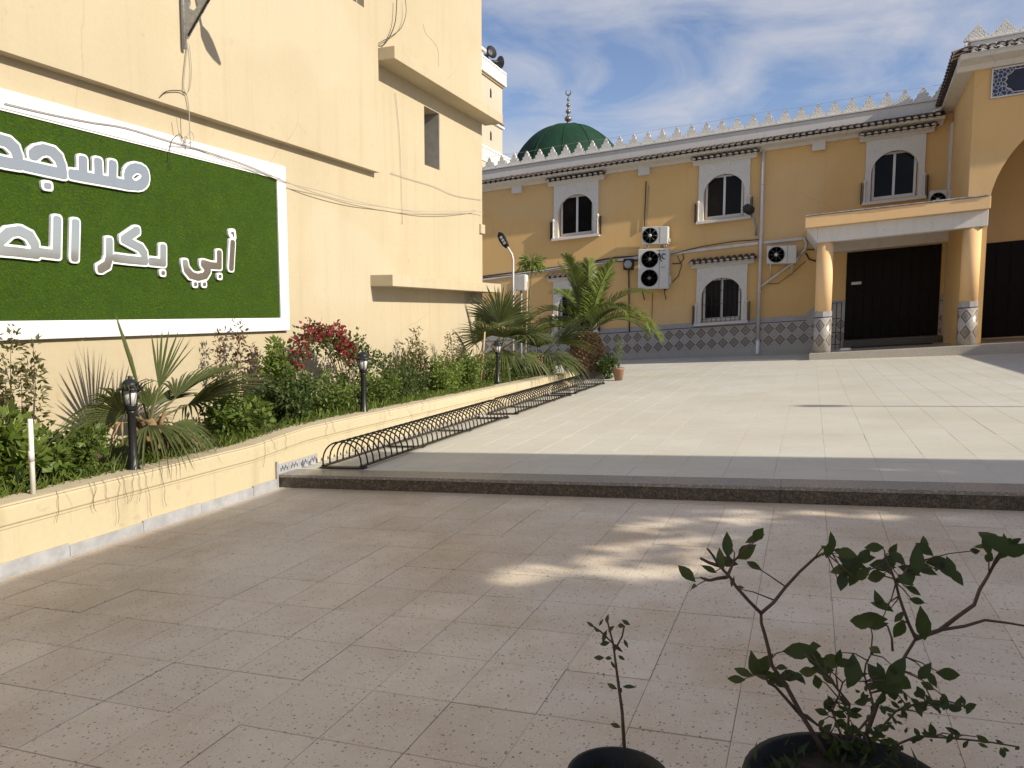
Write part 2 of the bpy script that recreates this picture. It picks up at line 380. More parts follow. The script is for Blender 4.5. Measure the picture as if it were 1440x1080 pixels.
STEMS= [[(0.102, 2.074, 0.251), (0.019, 2.043, 0.397), (-0.063, 2.012, 0.541), (-0.083, 2.0, 0.629), (-0.092, 1.988, 0.684)], [(-0.092, 1.988, 0.684), (-0.152, 1.954, 0.757), (-0.194, 1.926, 0.817), (-0.219, 1.903, 0.863)], [(-0.175, 1.945, 0.782), (-0.21, 1.915, 0.78), (-0.233, 1.891, 0.792)], [(-0.195, 1.929, 0.815), (-0.235, 1.895, 0.84)], [(-0.174, 1.934, 0.785), (-0.163, 1.995, 0.808)], [(-0.092, 1.988, 0.684), (-0.036, 2.052, 0.739), (0.031, 2.12, 0.802), (0.093, 2.182, 0.816)], [(0.149, 2.143, 0.221), (0.205, 2.184, 0.411), (0.247, 2.207, 0.478), (0.293, 2.235, 0.577)], [(0.293, 2.235, 0.577), (0.256, 2.212, 0.665), (0.234, 2.193, 0.737), (0.204, 2.17, 0.808)], [(0.232, 2.175, 0.743), (0.264, 2.243, 0.763), (0.297, 2.31, 0.766)], [(0.293, 2.235, 0.577), (0.359, 2.302, 0.584), (0.452, 2.384, 0.639), (0.491, 2.446, 0.701), (0.528, 2.506, 0.751)], [(0.353, 2.261, 0.6), (0.475, 2.363, 0.606), (0.59, 2.458, 0.57)], [(0.019, 2.056, 0.39), (-0.053, 2.011, 0.486), (-0.078, 1.978, 0.525)], [(0.126, 2.088, 0.298), (0.128, 2.068, 0.445), (0.065, 2.017, 0.542), (0.013, 1.967, 0.602)], [(0.126, 2.088, 0.298), (0.192, 2.125, 0.409), (0.163, 2.123, 0.502), (0.178, 2.135, 0.557)], [(0.054, 2.068, 0.372), (0.001, 2.051, 0.409), (0.108, 2.085, 0.335)], [(0.161, 2.102, 0.298), (0.248, 2.181, 0.392), (0.341, 2.254, 0.403), (0.447, 2.328, 0.367)], [(0.162, 2.1, 0.279), (0.301, 2.178, 0.335), (0.427, 2.243, 0.316), (0.556, 2.308, 0.288)], [(0.126, 2.088, 0.298), (0.09, 2.136, 0.383), (0.117, 2.206, 0.435)], [(0.236, 2.21, 0.544), (0.221, 2.211, 0.611)]]
LEAVES= [(-0.178, 1.975, 0.857, 0.063, 95), (-0.197, 1.983, 0.817, 0.056, 120), (-0.141, 2.132, 0.796, 0.067, 45), (-0.122, 2.145, 0.756, 0.048, -10), (-0.234, 2.098, 0.747, 0.041, 150), (-0.277, 1.957, 0.776, 0.063, 150), (-0.267, 1.976, 0.735, 0.045, 200), (-0.156, 2.118, 0.698, 0.03, 20), (-0.168, 2.037, 0.74, 0.026, 80), (0.075, 2.179, 0.834, 0.052, 95), (0.059, 2.106, 0.835, 0.03, 150), (0.105, 2.074, 0.838, 0.056, 5), (0.118, 2.13, 0.8, 0.063, -10), (0.157, 2.214, 0.788, 0.056, 20), (0.203, 2.236, 0.768, 0.06, 10), (0.217, 2.206, 0.788, 0.056, 60), (0.181, 2.171, 0.756, 0.056, 200), (0.13, 2.163, 0.748, 0.048, 240), (0.103, 2.135, 0.739, 0.037, 260), (0.094, 2.151, 0.771, 0.056, 190), (0.229, 2.258, 0.803, 0.041, 80), (0.279, 2.169, 0.807, 0.074, 90), (0.306, 2.244, 0.768, 0.063, -20), (0.35, 2.319, 0.769, 0.063, 10), (0.366, 2.309, 0.754, 0.056, -35), (0.373, 2.199, 0.772, 0.045, -40), (0.312, 2.315, 0.816, 0.048, 100), (0.277, 2.271, 0.732, 0.052, -60), (0.272, 2.154, 0.736, 0.045, -20), (0.198, 2.137, 0.694, 0.063, 160), (0.173, 2.113, 0.661, 0.074, 190), (0.145, 2.077, 0.662, 0.063, 195), (0.257, 2.272, 0.582, 0.056, 250), (0.303, 2.197, 0.633, 0.097, 100), (0.195, 2.231, 0.595, 0.026, 250), (0.28, 2.145, 0.712, 0.037, -10), (0.467, 2.216, 0.862, 0.074, 140), (0.481, 2.366, 0.834, 0.074, 150), (0.524, 2.368, 0.824, 0.048, 30), (0.459, 2.376, 0.809, 0.034, 180), (0.431, 2.312, 0.811, 0.03, 200), (0.522, 2.321, 0.819, 0.063, -5), (0.559, 2.376, 0.816, 0.063, 10), (0.446, 2.217, 0.822, 0.034, 250), (-0.082, 2.058, 0.517, 0.074, 60), (-0.104, 2.032, 0.515, 0.067, 120), (-0.061, 1.997, 0.51, 0.056, 250), (-0.135, 2.045, 0.494, 0.056, 175), (-0.149, 1.992, 0.496, 0.048, 190), (-0.04, 2.064, 0.473, 0.045, -20), (-0.02, 2.052, 0.502, 0.052, 20), (0.004, 2.058, 0.571, 0.082, 10), (0.04, 2.077, 0.549, 0.063, -50), (0.059, 2.123, 0.513, 0.052, 60), (0.087, 2.197, 0.495, 0.067, 25), (0.025, 2.163, 0.469, 0.056, 200), (0.052, 2.158, 0.445, 0.045, -70), (0.079, 2.165, 0.457, 0.041, -30), (0.135, 2.099, 0.518, 0.074, 90), (0.135, 2.209, 0.437, 0.041, 250), (0.214, 2.124, 0.491, 0.086, 160), (0.236, 2.111, 0.53, 0.082, 60), (0.199, 2.158, 0.492, 0.074, 120), (0.266, 2.22, 0.456, 0.067, -30), (0.309, 2.175, 0.513, 0.052, 60), (0.335, 2.234, 0.472, 0.048, -50), (0.368, 2.188, 0.512, 0.06, 0), (0.317, 2.276, 0.408, 0.045, -60), (0.235, 2.159, 0.449, 0.056, -80), (0.182, 2.145, 0.466, 0.048, 200), (0.211, 2.161, 0.424, 0.048, -100), (0.333, 2.269, 0.435, 0.037, -20), (0.139, 2.241, 0.723, 0.038, 217), (0.116, 2.16, 0.788, 0.028, 301), (0.126, 2.147, 0.766, 0.056, 169), (0.155, 2.192, 0.802, 0.046, 54), (0.064, 2.066, 0.843, 0.043, 267), (0.119, 2.144, 0.795, 0.049, 213), (0.128, 2.217, 0.758, 0.052, 170), (0.308, 2.28, 0.812, 0.048, 332), (0.248, 2.129, 0.769, 0.04, 337), (0.345, 2.303, 0.762, 0.032, 78), (0.365, 2.232, 0.785, 0.045, 108), (0.287, 2.301, 0.748, 0.038, 211), (0.233, 2.18, 0.809, 0.047, 334), (-0.106, 2.029, 0.878, 0.047, 59), (-0.118, 2.079, 0.851, 0.053, 205), (-0.192, 2.103, 0.8, 0.051, 206), (-0.181, 2.029, 0.795, 0.052, 356), (0.253, 2.255, 0.624, 0.039, 54), (0.194, 2.204, 0.61, 0.052, 16), (0.193, 2.152, 0.695, 0.048, 119), (0.253, 2.171, 0.755, 0.042, 359), (-0.078, 2.051, 0.493, 0.045, 11), (-0.059, 2.039, 0.488, 0.045, 56), (0.003, 2.06, 0.499, 0.037, 345), (-0.044, 2.091, 0.504, 0.041, 187), (-0.109, 2.103, 0.498, 0.044, 223), (0.101, 2.138, 0.535, 0.04, 259), (0.059, 2.047, 0.534, 0.055, 188), (0.051, 2.058, 0.551, 0.04, 209), (0.11, 2.105, 0.535, 0.046, 22), (0.027, 2.116, 0.543, 0.047, 127), (0.038, 2.044, 0.596, 0.029, 22), (0.181, 2.089, 0.591, 0.035, 164), (0.203, 2.131, 0.52, 0.038, 113), (0.197, 2.118, 0.48, 0.036, 136), (0.227, 2.092, 0.535, 0.044, 265), (0.226, 2.172, 0.469, 0.05, 86), (0.26, 2.248, 0.43, 0.047, 37), (0.221, 2.169, 0.465, 0.051, 158), (0.512, 2.355, 0.83, 0.037, 234), (0.536, 2.38, 0.829, 0.034, 44), (0.469, 2.354, 0.819, 0.05, 302), (0.517, 2.384, 0.8, 0.05, 231), (0.497, 2.3, 0.85, 0.032, 105), (0.502, 2.342, 0.837, 0.038, 150), (0.145, 2.101, 0.779, 0.054, 56), (0.273, 2.278, 0.751, 0.053, 355), (0.102, 2.125, 0.75, 0.054, 80), (0.177, 2.179, 0.831, 0.046, 187), (0.398, 2.284, 0.313, 0.033, 350), (0.337, 2.168, 0.43, 0.03, 333), (0.181, 2.086, 0.376, 0.02, 108), (0.178, 2.186, 0.298, 0.028, 123), (0.402, 2.236, 0.322, 0.018, 79), (0.286, 2.116, 0.456, 0.032, 332), (0.414, 2.156, 0.449, 0.033, 18), (0.317, 2.164, 0.356, 0.018, 116), (0.223, 2.076, 0.429, 0.018, 174), (0.251, 2.22, 0.345, 0.023, 113), (0.452, 2.186, 0.337, 0.022, 356), (0.115, 2.069, 0.329, 0.024, 29), (0.317, 2.178, 0.43, 0.027, 229), (0.198, 2.145, 0.349, 0.026, 253), (0.188, 2.132, 0.397, 0.021, 97), (0.321, 2.218, 0.403, 0.017, 117), (0.172, 2.17, 0.443, 0.019, 293), (0.159, 2.132, 0.499, 0.027, 37), (0.188, 2.071, 0.361, 0.027, 203), (0.169, 2.205, 0.259, 0.019, 304), (0.149, 2.16, 0.386, 0.032, 13), (0.174, 2.073, 0.463, 0.019, 199), (0.162, 2.128, 0.445, 0.021, 65), (0.22, 2.191, 0.309, 0.021, 216), (0.524, 2.347, 0.272, 0.021, 335), (0.346, 2.137, 0.462, 0.034, 247), (0.385, 2.142, 0.46, 0.019, 269), (0.144, 2.134, 0.504, 0.019, 271), (0.384, 2.208, 0.412, 0.03, 343), (0.406, 2.287, 0.308, 0.028, 354), (0.209, 2.191, 0.23, 0.02, 205), (0.206, 2.113, 0.312, 0.035, 173), (0.237, 2.142, 0.329, 0.027, 173), (0.307, 2.205, 0.401, 0.035, 168), (0.281, 2.238, 0.313, 0.018, 78), (0.327, 2.141, 0.347, 0.02, 254), (0.234, 2.14, 0.367, 0.023, 152), (0.247, 2.096, 0.404, 0.017, 163), (0.424, 2.25, 0.297, 0.026, 76), (0.119, 2.033, 0.381, 0.022, 240), (0.285, 2.254, 0.377, 0.027, 252), (0.514, 2.264, 0.286, 0.029, 290), (0.327, 2.204, 0.33, 0.027, 189), (0.135, 2.05, 0.385, 0.03, 267), (0.356, 2.169, 0.459, 0.019, 335), (0.41, 2.228, 0.429, 0.025, 108), (0.385, 2.281, 0.38, 0.018, 258), (0.177, 2.153, 0.46, 0.022, 138), (0.322, 2.164, 0.444, 0.031, 127), (0.54, 2.349, 0.253, 0.018, 179), (0.247, 2.195, 0.402, 0.027, 328), (0.268, 2.179, 0.387, 0.031, 294), (0.389, 2.174, 0.428, 0.02, 190), (0.348, 2.173, 0.414, 0.017, 289), (0.185, 2.206, 0.346, 0.028, 228), (0.162, 2.077, 0.464, 0.026, 216), (0.156, 2.128, 0.306, 0.02, 225), (0.188, 2.152, 0.27, 0.026, 233), (0.124, 2.083, 0.293, 0.02, 168), (0.318, 2.24, 0.39, 0.021, 28), (0.194, 2.212, 0.355, 0.023, 250), (0.306, 2.253, 0.414, 0.03, 266), (0.559, 2.317, 0.278, 0.02, 252), (0.228, 2.101, 0.324, 0.018, 72), (0.354, 2.138, 0.454, 0.033, 75), (0.108, 2.094, 0.327, 0.024, 65), (0.207, 2.116, 0.373, 0.027, 215), (0.293, 2.129, 0.369, 0.024, 308), (0.196, 2.209, 0.377, 0.024, 61), (0.145, 2.072, 0.338, 0.02, 303), (0.145, 2.172, 0.295, 0.018, 145), (0.187, 2.211, 0.321, 0.021, 140), (0.172, 2.064, 0.323, 0.019, 19), (0.349, 2.269, 0.311, 0.034, 108), (0.25, 2.141, 0.311, 0.035, 114), (0.225, 2.108, 0.391, 0.017, 11), (0.228, 2.108, 0.426, 0.02, 184), (0.446, 2.161, 0.364, 0.032, 330), (0.183, 2.137, 0.35, 0.024, 341), (0.421, 2.216, 0.411, 0.023, 245), (0.141, 2.176, 0.299, 0.032, 199), (0.37, 2.271, 0.387, 0.031, 173), (0.368, 2.134, 0.366, 0.034, 251), (0.137, 2.095, 0.279, 0.032, 33), (0.254, 2.154, 0.432, 0.018, 220), (0.201, 2.091, 0.379, 0.023, 133), (0.263, 2.136, 0.456, 0.023, 112), (0.12, 2.069, 0.327, 0.018, 55), (0.405, 2.262, 0.399, 0.035, 79), (0.15, 2.108, 0.461, 0.023, 318), (0.218, 2.082, 0.337, 0.032, 215), (0.262, 2.128, 0.431, 0.025, 80), (0.301, 2.183, 0.451, 0.023, 217), (0.125, 2.125, 0.348, 0.025, 137), (0.268, 2.134, 0.429, 0.018, 125), (0.149, 2.161, 0.379, 0.024, 282), (0.295, 2.139, 0.426, 0.035, 121), (0.159, 2.153, 0.307, 0.031, 74), (0.303, 2.199, 0.317, 0.034, 193), (0.155, 2.069, 0.337, 0.024, 322), (0.159, 2.168, 0.319, 0.035, 7), (0.256, 2.152, 0.394, 0.018, 170), (0.265, 2.171, 0.297, 0.023, 267), (0.296, 2.194, 0.312, 0.025, 74), (0.12, 2.141, 0.415, 0.035, 315), (0.118, 2.108, 0.409, 0.028, 167), (0.142, 2.049, 0.389, 0.029, 307), (0.107, 2.156, 0.337, 0.039, 291), (0.109, 2.171, 0.362, 0.037, 4), (0.078, 2.095, 0.353, 0.032, 60), (0.063, 2.108, 0.391, 0.037, 168), (0.224, 2.112, 0.337, 0.041, 13), (0.088, 2.173, 0.392, 0.03, 122), (0.065, 2.122, 0.334, 0.024, 112), (0.098, 2.055, 0.339, 0.03, 94), (0.064, 2.144, 0.339, 0.034, 243), (0.225, 2.229, 0.269, 0.027, 49), (0.187, 2.11, 0.33, 0.032, 299), (0.157, 2.212, 0.346, 0.025, 6), (0.169, 2.124, 0.302, 0.039, 168), (0.169, 2.074, 0.326, 0.038, 217), (0.13, 2.152, 0.335, 0.026, 66), (0.175, 2.101, 0.302, 0.033, 147), (0.119, 2.151, 0.343, 0.037, 163), (0.223, 2.172, 0.398, 0.028, 188), (0.125, 2.046, 0.343, 0.038, 335), (0.16, 2.14, 0.42, 0.033, 198), (0.143, 2.183, 0.358, 0.036, 328), (0.074, 2.089, 0.335, 0.029, 185), (0.215, 2.15, 0.288, 0.034, 70), (0.221, 2.217, 0.371, 0.029, 298), (0.109, 2.103, 0.393, 0.04, 340), (0.11, 2.11, 0.372, 0.028, 47), (0.102, 2.113, 0.281, 0.024, 83), (0.09, 2.161, 0.389, 0.032, 267), (0.198, 2.093, 0.364, 0.038, 2), (0.103, 2.034, 0.329, 0.024, 96), (0.141, 2.168, 0.367, 0.033, 17), (0.099, 2.107, 0.287, 0.025, 326), (0.087, 2.061, 0.305, 0.035, 233), (0.08, 2.168, 0.387, 0.036, 63), (0.093, 2.161, 0.276, 0.039, 18), (0.224, 2.16, 0.348, 0.029, 39), (0.131, 2.19, 0.243, 0.028, 47), (0.081, 2.158, 0.381, 0.029, 329)]
SPRIGLV= [(-0.442, 1.778, 0.698, 0.028, 110), (-0.433, 1.779, 0.672, 0.032, 60), (-0.446, 1.772, 0.654, 0.039, 250), (-0.409, 1.789, 0.681, 0.028, 20), (-0.398, 1.794, 0.689, 0.025, 150), (-0.416, 1.781, 0.628, 0.032, -20), (-0.445, 1.771, 0.637, 0.032, 200), (-0.466, 1.766, 0.672, 0.025, 160), (-0.479, 1.762, 0.684, 0.025, 150), (-0.455, 1.772, 0.688, 0.021, 60), (-0.436, 1.771, 0.602, 0.025, 180), (-0.457, 1.763, 0.602, 0.032, 190), (-0.405, 1.783, 0.602, 0.021, -30), (-0.425, 1.768, 0.532, 0.032, 165), (-0.386, 1.783, 0.532, 0.035, 15), (-0.405, 1.774, 0.52, 0.021, 250), (-0.414, 1.763, 0.437, 0.032, 170), (-0.395, 1.768, 0.419, 0.021, 250), (-0.396, 1.79, 0.637, 0.025, -50), (-0.424, 1.774, 0.585, 0.021, -40)]
CABLES= [[(-6.08, 6.284, 4.162), (-6.08, 6.233, 3.916), (-6.08, 6.203, 3.699), (-6.08, 6.237, 3.638), (-6.08, 6.26, 3.538), (-6.08, 6.262, 3.397), (-6.08, 6.262, 3.219), (-6.08, 6.266, 3.113)], [(-6.08, 6.302, 4.146), (-6.08, 6.318, 3.905), (-6.08, 6.289, 3.721), (-6.08, 6.238, 3.652)], [(-6.08, 5.897, 3.538), (-6.08, 5.979, 3.606), (-6.08, 6.145, 3.656), (-6.08, 6.219, 3.647)], [(-6.08, 6.15, 3.406), (-6.08, 6.178, 3.237), (-6.08, 6.23, 3.156), (-6.08, 6.272, 3.221), (-6.08, 6.334, 3.306), (-6.08, 6.379, 3.243), (-6.08, 6.328, 3.19), (-6.08, 6.251, 3.203), (-6.08, 6.17, 3.264)], [(-6.08, 6.047, 2.876), (-6.08, 6.049, 3.071), (-6.08, 6.101, 3.186), (-6.08, 6.196, 3.234), (-6.08, 6.257, 3.118)], [(-6.08, 4.364, 3.101), (-6.08, 4.729, 3.109), (-6.08, 5.138, 3.131), (-6.08, 5.518, 3.164), (-6.08, 6.026, 3.15), (-6.08, 6.504, 3.144), (-6.08, 7.154, 3.111), (-6.08, 7.842, 3.035), (-6.08, 8.485, 2.981), (-6.08, 9.308, 2.971), (-6.08, 10.269, 3.022), (-6.08, 11.405, 3.07), (-6.08, 12.474, 3.196), (-6.08, 13.557, 3.377)], [(-6.08, 6.042, 3.105), (-6.08, 6.403, 3.14), (-6.08, 6.816, 3.105), (-6.08, 7.392, 3.063), (-6.08, 7.909, 3.02), (-6.08, 8.642, 3.022), (-6.08, 9.489, 3.004), (-6.08, 10.7, 3.042), (-6.08, 11.92, 3.155), (-6.08, 13.393, 3.344), (-6.08, 13.965, 3.372)], [(-6.08, 10.476, 3.573), (-6.08, 11.175, 3.576), (-6.08, 11.929, 3.587), (-6.08, 12.773, 3.549), (-6.08, 13.967, 3.632)], [(-6.08, 10.662, 4.816), (-6.08, 10.758, 4.303), (-6.08, 10.807, 3.66), (-6.08, 10.83, 2.836)], [(-6.08, 10.039, 5.309), (-6.08, 10.239, 5.381), (-6.08, 10.451, 5.592), (-6.08, 10.606, 5.85), (-6.08, 10.658, 6.181)], [(-6.08, 10.039, 5.329), (-6.08, 10.45, 5.571), (-6.08, 10.777, 5.803), (-6.08, 10.94, 6.07), (-6.08, 10.923, 6.277)], [(-6.08, 10.867, 5.854), (-6.08, 10.953, 5.733), (-6.08, 11.182, 5.697), (-6.08, 11.369, 5.612), (-6.08, 11.387, 5.372)]]
SPRIG= [[(-0.395, 1.785, 0.369), (-0.401, 1.781, 0.466), (-0.413, 1.775, 0.559), (-0.423, 1.769, 0.641), (-0.438, 1.759, 0.709)], [(-0.419, 1.769, 0.624), (-0.403, 1.779, 0.659), (-0.399, 1.783, 0.685)], [(-0.423, 1.769, 0.641), (-0.45, 1.751, 0.675), (-0.472, 1.734, 0.696)]]
LETTERS=[
(1,'meem',[[(5.735, 2.749), (5.725, 2.716), (5.7, 2.685), (5.664, 2.661), (5.624, 2.649), (5.584, 2.649), (5.552, 2.662), (5.531, 2.685), (5.525, 2.716), (5.535, 2.749), (5.559, 2.779), (5.593, 2.803), (5.633, 2.816), (5.673, 2.816), (5.707, 2.804), (5.728, 2.78), (5.735, 2.749)], [(5.624, 2.649), (5.514, 2.64), (5.409, 2.641)]]),
(1,'seen',[[(5.422, 2.641), (5.357, 2.641), (5.211, 2.641), (5.053, 2.64), (4.942, 2.642)], [(5.363, 2.796), (5.35, 2.645)], [(5.207, 2.788), (5.205, 2.645)], [(5.05, 2.777), (5.045, 2.641), (4.989, 2.645)]]),
(1,'jeem',[[(4.588, 2.742), (4.632, 2.782), (4.692, 2.805), (4.761, 2.801), (4.814, 2.76), (4.838, 2.695), (4.845, 2.636)], [(4.845, 2.631), (4.697, 2.636), (4.515, 2.643)]]),
(1,'jdot',[[(4.689, 2.509), (4.709, 2.509)]]),
(1,'dal',[[(4.247, 2.806), (4.304, 2.808), (4.371, 2.804), (4.427, 2.764), (4.448, 2.702), (4.449, 2.641)], [(4.449, 2.639), (4.35, 2.638), (4.227, 2.643)]]),
(2,'alif_hamza',[[(6.905, 2.211), (6.87, 1.942)]]),
(2,'hamza',[[(6.897, 2.324), (6.917, 2.326), (6.923, 2.294)]]),
(2,'ba',[[(6.69, 2.082), (6.683, 1.951)], [(6.683, 1.947), (6.561, 1.946), (6.461, 1.962)]]),
(2,'badot',[[(6.685, 1.835), (6.693, 1.836)]]),
(2,'ya',[[(6.194, 1.95), (6.207, 1.889), (6.271, 1.83), (6.367, 1.813), (6.467, 1.835), (6.515, 1.892), (6.484, 1.927), (6.448, 1.962)]]),
(2,'yadot1',[[(6.324, 1.739), (6.328, 1.739)]]),
(2,'yadot2',[[(6.452, 1.743), (6.457, 1.743)]]),
(2,'ba2',[[(5.913, 2.084), (5.905, 1.937)], [(5.905, 1.937), (5.759, 1.941)]]),
(2,'ba2dot',[[(5.895, 1.836), (5.902, 1.836)]]),
(2,'kaf',[[(5.599, 2.223), (5.449, 2.128), (5.542, 2.094), (5.631, 2.065), (5.675, 2.011), (5.68, 1.945)], [(5.679, 1.94), (5.493, 1.942), (5.348, 1.948)]]),
(2,'ra',[[(5.285, 2.093), (5.276, 1.944), (5.25, 1.879), (5.18, 1.841)]]),
(2,'alif',[[(4.946, 2.222), (4.919, 1.928)]]),
(2,'lam',[[(4.769, 2.229), (4.746, 1.942)], [(4.746, 1.939), (4.601, 1.946)]]),
(2,'sad',[[(4.557, 1.928), (4.551, 2.01), (4.51, 2.077), (4.43, 2.109), (4.342, 2.089), (4.275, 2.029), (4.193, 1.948)], [(4.557, 1.928), (4.39, 1.936), (4.138, 1.939)]]),
]
# ------------------------------------------------------------------ ground, terraces, kerb
g = MB(); g.add([(-400, -120, SLOPE*-400-.5), (400, -120, SLOPE*400-.5), (400, 900, SLOPE*400-.5), (-400, 900, SLOPE*-400-.5)], [(0,1,2,3)])
tag(obj('ground', g, M['earth']), kind='structure')

def slab_floor(name, x0, x1, y0, y1, c, m, th=.4):
    b = MB().box(x0, x1, y0, y1, -th, 0); b.shear(SLOPE); b.v = [(x, y, z+c) for x, y, z in b.v]
    return tag(obj(name, b, m), kind='structure')
def tile_mesh(name, px, py, m, gap=.0022):
    e = .002; b = MB(); a0, a1, b0, b1 = gap/2, px-gap/2, gap, py-gap
    b.add([(a0,b0,-.02),(a1,b0,-.02),(a1,b1,-.02),(a0,b1,-.02),(a0,b0,-e*.6),(a1,b0,-e*.6),(a1,b1,-e*.6),(a0,b1,-e*.6),
           (a0+e,b0+e,0),(a1-e,b0+e,0),(a1-e,b1-e,0),(a0+e,b1-e,0)],
          [(0,1,5,4),(1,2,6,5),(2,3,7,6),(3,0,4,7),(4,5,9,8),(5,6,10,9),(6,7,11,10),(7,4,8,11),(8,9,10,11)])
    return b.shear(SLOPE)
low = slab_floor('lower_courtyard', -4.85, 9, -6, 6.1, -.0035, M['grout'])
tm = mesh_of('floor_tile', tile_mesh('floor_tile', LPX, LPY, 0), M['terrazzo'])
far_low = MB(); tb = tile_mesh('', LPX, LPY, 0)
for i in range(-10, 31):
    for j in range(-23, 10):
        x = LX0+i*LPX; y = LY0+j*LPY
        if x < -4.86 or x > 8.6 or y+LPY > 6.12: continue
        jz = random.uniform(-.0012, .0012)
        if y > .55 and -4.9 < x < 1.75:
            o = link('floor_tile', tm, low, (x, y, SLOPE*x+jz)); o.rotation_euler = (random.uniform(-.0022, .0022), random.uniform(-.0022, .0022), 0)
        else:
            far_low.add([(vx+x, vy+y, vz+SLOPE*x) for vx, vy, vz in tb.v], tb.f)
tag(obj('floor_tiles', far_low, M['terrazzo'], low, fix=False), kind='stuff')
b = MB().box(-4.85, LX0-9*LPX-.004, -6, 6.1, -.02, -.001).shear(SLOPE); obj('edge_strip', b, M['terrazzo'], low)
b = MB().box(-4.85, 8.9, 5.986, 6.1, -.02, -.002).shear(SLOPE); obj('joint_strip', b, M['terrazzo'], low)

up = slab_floor('upper_courtyard', -20, 16, 6.38, 70, .13-.003, M['grout_pale'])
um = mesh_of('paving_tile', tile_mesh('paving_tile', UP, UP, 0, .0015), M['upper_tile'])
ub = tile_mesh('', UP, UP, 0, .0015); far_up = MB()
for i in range(-9, 28):
    for j in range(0, 50):
        x = UX0+i*UP; y = UY0+j*UP
        if y > 10.3 or x > 2.6 or x < -4.85: 
            far_up.add([(vx+x, vy+y, vz+upper(x)) for vx, vy, vz in ub.v], ub.f)
        else:
            o = link('paving_tile', um, up, (x, y, upper(x)+random.uniform(-.001, .001))); o.rotation_euler = (random.uniform(-.0012, .0012), random.uniform(-.0012, .0012), 0)
for i in range(-30, -9):
    for j in range(26, 50):
        x = UX0+i*UP; y = UY0+j*UP; far_up.add([(vx+x, vy+y, vz+upper(x)) for vx, vy, vz in ub.v], ub.f)
tag(obj('paving_tiles', far_up, M['upper_tile'], up, fix=False), kind='stuff')
# granite kerb: riser stones with a worn tread above
kerb = tag(bpy.data.objects.new('granite_kerb', None), 'dark speckled granite step between the lower and upper courtyard', 'kerb'); COL.objects.link(kerb)
for i in range(-4, 8):
    x0, x1 = i*1.17-.17, (i+1)*1.17-.1712
    x0 = max(x0, -4.84)
    obj('riser_stone', MB().box(x0, x1, 6.10, 6.16, -.3, .102).shear(SLOPE), M['granite'], kerb, .0012)
    obj('tread_stone', MB().box(x0, x1, 6.085, 6.377, .1025, .1315+random.uniform(-.001, .001)).shear(SLOPE), M['granite_top'], kerb, .003)
obj('kerb_core', MB().box(-4.8, 9, 6.165, 6.37, -.3, .10).shear(SLOPE), M['concrete'], kerb)

# ------------------------------------------------------------------ planter along the building
pl = thing('planter_wall', 'low cream painted planter wall along the building with marble skirting', 'planter')
def rim(y): return .20 if y < 5.75 else (.20+.055*min(1, (y-5.75)/.8) if y < 7.2 else .255-.130*(y-7.2)/9.1)
ys = [-5, 0, 3, 4, 5, 5.75, 5.95, 6.15, 6.35, 6.55, 7.2, 8, 10, 12, 14, 16.3]
def strip_wall(xa, xb, za, zb):   # za/zb: functions of y
    m_ = MB(); n = len(ys); vs = []
    for y in ys: vs += [(xa, y, za(y)), (xb, y, za(y)), (xb, y, zb(y)), (xa, y, zb(y))]
    fs = [(0,1,2,3), (4*n-4, 4*n-3, 4*n-2, 4*n-1)]
    for i in range(n-1):
        for k in range(4): fs.append((4*i+k, 4*i+(k+1) % 4, 4*i+4+(k+1) % 4, 4*i+4+k))
    return m_.add(vs, fs)
obj('wall_body', strip_wall(-5.08, -4.865, lambda y: -.6, lambda y: rim(y)-.165), M['planter'], pl, .006)
obj('moulding', strip_wall(-5.08, -4.858, lambda y: rim(y)-.165, lambda y: rim(y)-.145), M['planter'], pl)
obj('rim_band', strip_wall(-5.10, -4.845, lambda y: rim(y)-.145, lambda y: rim(y)-.018), M['planter'], pl, .012)
obj('coping', strip_wall(-5.11, -4.852, lambda y: rim(y)-.018, lambda y: rim(y)), M['coping'], pl, .008)
y = -1.0
while y < 6.05:
    y1 = min(y+random.uniform(.55, .8), 6.06)
    zb = -.195+random.uniform(-.008, .012)
    obj('marble_slab', MB().box(-4.862, -4.842+random.uniform(-.003, .003), y+.003, y1, -.35, zb), M['marble'], pl, .003); y = y1
obj('marble_slab', MB().box(-4.862, -4.84, 6.063, 6.085, -.35, -.02), M['marble'], pl, .003)
y = 6.09
for k in range(4):
    obj('skirting_tile', MB().box(-4.861, -4.846, y+.002, y+.16, -.16, -.055), M['marble'], pl, .002)
    mk = MB()
    for q in range(5):
        yy = y+.03+q*.024; zz = -.115+.02*(q % 2)
        mk.box(-4.8458, -4.8445, yy, yy+.014, zz-.012, zz+.022)
    obj('printed_motif', mk, M['dado_line'], pl); y += .162
e = MB().box(-6.1, -4.87, 16.1, 16.3, -.6, .03); obj('end_wall', e, M['planter'], pl, .01)
# vine tendrils hanging over the rim
tv = MB()
for yy in (3.72, 3.98, 4.02, 4.09, 4.22, 4.26, 4.36, 4.41, 4.47, 4.62, 5.9, 6.0, 6.2, 6.9, 7.0, 8.2, 9.1):
    L = random.uniform(.14, .38) if yy < 6 else random.uniform(.06, .16); p = [(-4.86, yy, rim(yy)+.01)]
    for k in range(1, 8): p.append((-4.838+random.uniform(0, .012), yy+.012*sin(k*1.3+yy*9)*random.uniform(.3, 1)+.006*k*sin(yy*37), rim(yy)-L*k/7))
    tv.tube(p, .0014, 5)
tag(obj('hanging_tendrils', tv, M['stem'], fix=False), 'thin dry creeper tendrils hanging over the planter rim', 'creeper')
soil = MB(); n = 60; vs = []; fs = []
for i in range(n):
    y = -5+21.2*i/(n-1)
    for k in range(6): x = -6.1+1.03*k/5; vs.append((x, y, rim(y)-.05+random.uniform(-.02, .04)+(.03 if k < 4 else 0)))
